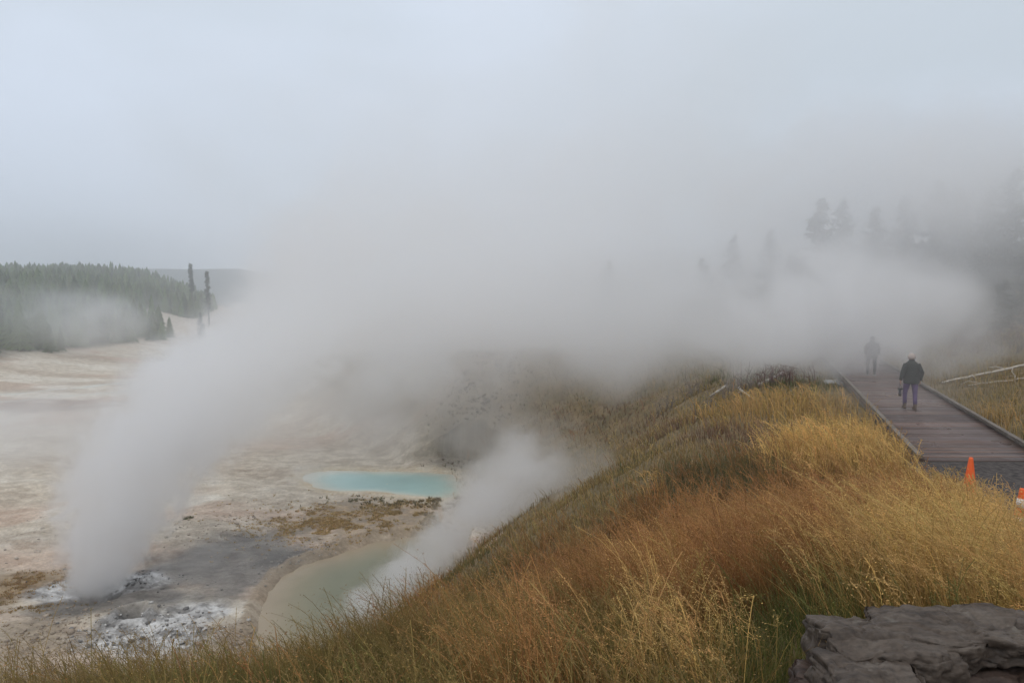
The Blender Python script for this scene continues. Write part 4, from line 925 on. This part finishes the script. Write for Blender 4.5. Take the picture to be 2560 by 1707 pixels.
def plume(base, H_, bend, rad, D, seed, nscale=.35, amp=.9, label=None, fade=.55, sharp=2.2, step=.4, flat=.0, name='steam', rise=.06):
    """steam rising from a vent: a leaning, widening column. bend = (x1, x2, y1, y2): offset x1*t + x2*t^2; rad = (r0, r1, power)"""
    x1, x2, y1, y2 = bend; r0, r1, pw = rad; n_, k = 20, 24; V, F, T = [], [], []
    for i in range(n_ + 1):
        t = i / n_; rr = (r0 + (r1 - r0) * t ** pw) * 1.03; cx, cyy = x1 * t + x2 * t * t, y1 * t + y2 * t * t
        for j in range(k): a = 2 * math.pi * j / k; V.append((cx + rr * math.cos(a), cyy + rr * math.sin(a), t * H_))
    for i in range(n_):
        for j in range(k): F.append((i * k + j, i * k + (j + 1) % k, (i + 1) * k + (j + 1) % k, (i + 1) * k + j))
    for e in (0, n_):
        c = len(V); t = e / n_; V.append((x1 * t + x2 * t * t, y1 * t + y2 * t * t, t * H_))
        for j in range(k): T.append((c, e * k + (j + 1) % k, e * k + j) if e == 0 else (c, e * k + j, e * k + (j + 1) % k))
    m, t, p = vol_nodes(name + '_mat', D, .1, (.99, .993, 1), step)
    o_ = link_mesh(name, np_mesh(name, np.array(V), F4=np.array(F), F3=np.array(T)), m); o_.location = base
    tcn = t.nodes.new('ShaderNodeTexCoord'); s = t.nodes.new('ShaderNodeSeparateXYZ'); t.links.new(tcn.outputs['Object'], s.inputs[0])
    tt = mth(t, 'DIVIDE', s.outputs['Z'], H_, clamp=True); t2 = mth(t, 'MULTIPLY', tt, tt)
    cx = mth(t, 'ADD', mth(t, 'MULTIPLY', tt, x1), mth(t, 'MULTIPLY', t2, x2)); cyy = mth(t, 'ADD', mth(t, 'MULTIPLY', tt, y1), mth(t, 'MULTIPLY', t2, y2))
    dx, dy = mth(t, 'SUBTRACT', s.outputs['X'], cx), mth(t, 'SUBTRACT', s.outputs['Y'], cyy)
    r = mth(t, 'SQRT', mth(t, 'ADD', mth(t, 'MULTIPLY', dx, dx), mth(t, 'MULTIPLY', dy, dy)))
    Rr = mth(t, 'ADD', mth(t, 'MULTIPLY', mth(t, 'POWER', tt, pw), r1 - r0), r0)
    f = mth(t, 'SUBTRACT', 1.0, mth(t, 'DIVIDE', r, Rr))
    mp = t.nodes.new('ShaderNodeMapping'); mp.inputs['Location'].default_value = (seed * 3.1, seed * 7.7, 0); t.links.new(tcn.outputs['Object'], mp.inputs[0])
    q = t.nodes.new('ShaderNodeTexNoise'); q.inputs['Scale'].default_value = nscale; q.inputs['Detail'].default_value = 4; q.inputs['Roughness'].default_value = .6; q.inputs['Distortion'].default_value = 1.2; t.links.new(mp.outputs[0], q.inputs['Vector'])
    nz = mth(t, 'MULTIPLY', mth(t, 'SUBTRACT', q.outputs[0], .5), amp * 2)
    d = mth(t, 'MULTIPLY', mth(t, 'ADD', f, nz), sharp, clamp=True); d = mth(t, 'MULTIPLY', mth(t, 'POWER', d, 1.3), mth(t, 'MULTIPLY', f, 2.5, clamp=True))
    up = mth(t, 'DIVIDE', tt, rise, clamp=True); top = mth(t, 'DIVIDE', mth(t, 'SUBTRACT', 1.0, tt), fade, clamp=True)
    # the cloud thins as it widens
    thin = mth(t, 'DIVIDE', r0 + (r1 - r0) * .3, mth(t, 'ADD', Rr, (r1 - r0) * .25))
    d = mth(t, 'MULTIPLY', mth(t, 'MULTIPLY', d, mth(t, 'MULTIPLY', up, top)), mth(t, 'MULTIPLY', thin, D)); t.links.new(d, p.inputs['Density'])
    tag(o_, label, 'steam', kind='stuff'); return o_

# the vigorous column at the left vent
plume(vent + Vector((0, 0, -.2)), 15.0, (.2, 9.0, 2, 16), (.8, 8.4, .72), 2.3, 1, nscale=.75, amp=2.1, fade=.55, sharp=2.0, rise=.03, label='dense white steam column rising from the left vent')
puff(pt(480, 950, 42), (5.0, 5, 3.6), .35, 21, nscale=.3, amp=1.4, label='bright billow where the left column leans into the bank')
puff(pt(760, 820, 50), (6.5, 7, 7.5), .22, 22, nscale=.2, amp=1.3, label='rising steam at the left edge of the great bank')
puff(pt(225, 1230, 34), (2.4, 2.2, 2.4), .55, 23, nscale=.6, amp=1.3, label='small side lobe on the left column')
for (lu, lv, ly, lr, ld, tx) in ((205, 1350, 30.5, 1.0, 1.3, 'knot of steam at the outer edge low on the left column'), (320, 1300, 31, 1.25, 1.1, 'knot of steam at the inner edge low on the left column'), (300, 1130, 32.5, 1.7, .9, 'knot of steam halfway up the left column'),
                               (430, 1120, 34, 1.9, .7, 'knot of steam on the inner edge halfway up the left column'), (420, 960, 36, 2.3, .7, 'bright knot near the head of the left column'), (560, 900, 40, 2.7, .45, 'bright knot where the left column meets the bank')):
    puff(pt(lu, lv, ly), (lr, lr, lr * .9), ld, lu * .1, nscale=.75 / lr ** .5, amp=1.3, sharp=2.6, detail=4, step=.8, label=tx)
puff(pt(560, 1440, 31), (5.5, 4, 2.4), .15, 5, nscale=.45, amp=1.5, label='thin grey steam hugging the mud flat between vent and pool')
# the cloud leaving the mud pool behind the crest
mv = ptz(850, 1560, MUD_Z)
plume(mv + Vector((0, .3, -.2)), 6.8, (12.0, -3.0, 7, 4), (1.5, 3.4, .9), 2.0, 2, nscale=.75, amp=2.0, fade=.6, sharp=1.8, rise=.03, label='pale steam drifting right from the mud pool behind the crest')
puff(pt(1310, 1235, 28.5), (3.0, 2.7, 2.6), .75, 3, nscale=.45, amp=1.5, label='rounded steam billow right of the mud pool')
puff(pt(1440, 1190, 25.5), (3.0, 2.3, 1.9), .22, 28, nscale=.4, amp=1.5, label='ragged steam thinning out over the near hillside')
puff(pt(755, 1188, 42), (2.6, 2.4, .8), .25, 31, nscale=.5, amp=1.3, label='wisp lying on the left end of the turquoise pool')
puff(pt(1200, 1110, 42), (6, 5, 3.0), .10, 4, nscale=.3, amp=1.4, label='thin steam over the dark bank behind the pools')
for (lu, lv, ly, lr, ld, tx) in ((900, 1500, 26.5, .9, 1.4, 'bright knot at the foot of the mud pool steam'), (1010, 1420, 28, 1.0, 1.0, 'knot of steam over the back shore of the mud pool'), (1200, 1260, 29, 1.4, .9, 'knot on the near side of the rounded billow'), (1290, 1130, 30, 1.6, .7, 'knot at the top of the rounded billow')):
    puff(pt(lu, lv, ly), (lr, lr, lr * .9), ld, lu * .1, nscale=.8 / lr ** .5, amp=1.3, sharp=2.6, detail=4, step=.8, label=tx)
puff(pt(1120, 1450, 29), (2.8, 2.0, 1.3), .5, 24, nscale=.6, amp=1.4, label='low wisp along the crest between the two billows')
# the great bank filling the middle of the view
puff(pt(1420, 800, 62), (31, 20, 8.5), .12, 6, nscale=.07, amp=.6, sharp=2.4, label='great bank of steam across the whole middle of the view')
puff(pt(980, 680, 60), (17, 14, 12), .085, 25, nscale=.11, amp=1.2, detail=4, label='swelling part of the bank above the turquoise pool')
puff(pt(850, 1020, 52), (15, 9, 5.5), .12, 7, nscale=.13, amp=1.1, detail=4, label='low steam spreading behind the turquoise pool')
puff(pt(1330, 860, 50), (17, 9, 6.0), .10, 8, nscale=.13, amp=1.3, detail=4, label='steam rolling over the far slope in the middle')
puff(pt(1660, 850, 40), (14, 9, 5.2), .22, 9, nscale=.18, amp=1.4, detail=4, label='steam crossing the brushy slope left of the boardwalk')
puff(pt(2070, 790, 29.5), (9.6, 5.8, 3.9), .60, 10, nscale=.32, amp=1.7, detail=4, label='steam swallowing the far end of the boardwalk')
puff(pt(1950, 720, 42), (13, 8, 5.5), .10, 26, nscale=.13, amp=1.2, detail=4, label='steam lifting off above the boardwalk towards the pines')
puff(pt(1230, 1010, 47), (16, 6, 5), .12, 30, nscale=.15, amp=1.3, detail=4, label='steam filling the hollow between the pools and the hillside')
puff(pt(700, 730, 50), (4.2, 4.5, 5.0), .20, 32, nscale=.35, amp=1.5, sharp=2.6, detail=4, label='lobe of steam standing at the open left edge of the bank')
puff(pt(800, 600, 55), (7.0, 5, 4.5), .16, 33, nscale=.28, amp=1.5, sharp=2.6, detail=4, label='lobe of steam on top of the bank')
puff(pt(1000, 900, 45), (6.0, 4, 3.6), .20, 34, nscale=.35, amp=1.5, sharp=2.6, detail=4, label='lobe of steam hanging behind the turquoise pool')
puff(pt(1220, 740, 47), (7.5, 4, 4.0), .14, 35, nscale=.28, amp=1.5, sharp=2.6, detail=4, label='lobe of steam in the middle of the bank')
puff(pt(1560, 700, 44), (7.0, 4, 3.2), .06, 36, nscale=.3, amp=1.5, sharp=2.6, detail=4, label='torn sheet of steam in front of the skyline pines')
puff(pt(1500, 560, 74), (38, 20, 15), .04, 11, nscale=.06, amp=.8, label='high thin steam drifting above the slope')
puff(pt(2200, 570, 42), (18, 7, 9.5), .24, 12, nscale=.12, amp=1.1, detail=4, label='drifting steam in front of the dark pines')
puff(pt(2260, 930, 19.5), (3.6, 3.4, 2.3), .055, 37, nscale=.4, amp=.9, label='faint breath of steam around the nearer walker')
puff(pt(2560, 440, 36), (10, 6, 7), .15, 29, nscale=.13, amp=1.1, detail=4, label='steam veiling the darkest pines at the picture edge')
puff(pt(2450, 830, 31), (11, 5, 4.5), .10, 27, nscale=.25, amp=1.2, detail=4, label='thin steam over the bare thickets near the edge')
puff(pt(1250, 330, 110), (80, 40, 38), .014, 13, nscale=.03, amp=1.2, label='high veil of vapour under the overcast')
puff(pt(230, 810, 140), (22, 16, 9), .055, 14, nscale=.09, amp=1.5, detail=4, label='grey mist lying at the foot of the wooded hill')
puff(pt(40, 800, 130), (26, 14, 10), .03, 15, nscale=.09, amp=1.4, detail=4, label='thin mist in front of the left end of the wood')
puff(pt(150, 1080, 52), (26, 16, 4.5), .085, 16, nscale=.12, amp=1.3, detail=4, label='low haze of steam over the far left flat')

# air: even pale haze over everything, the sky outside it
m, t, p = vol_nodes('haze_mat', .0016); p.inputs['Density'].default_value = .0016; p.inputs['Color'].default_value = (.95, .97, 1, 1)
bm = bmesh.new(); bx(bm, (0, 500, 22), (1300, 1260, 84)); o_ = bm_obj('haze', bm, m); tag(o_, 'thin even mist over the whole basin', 'haze', kind='stuff')
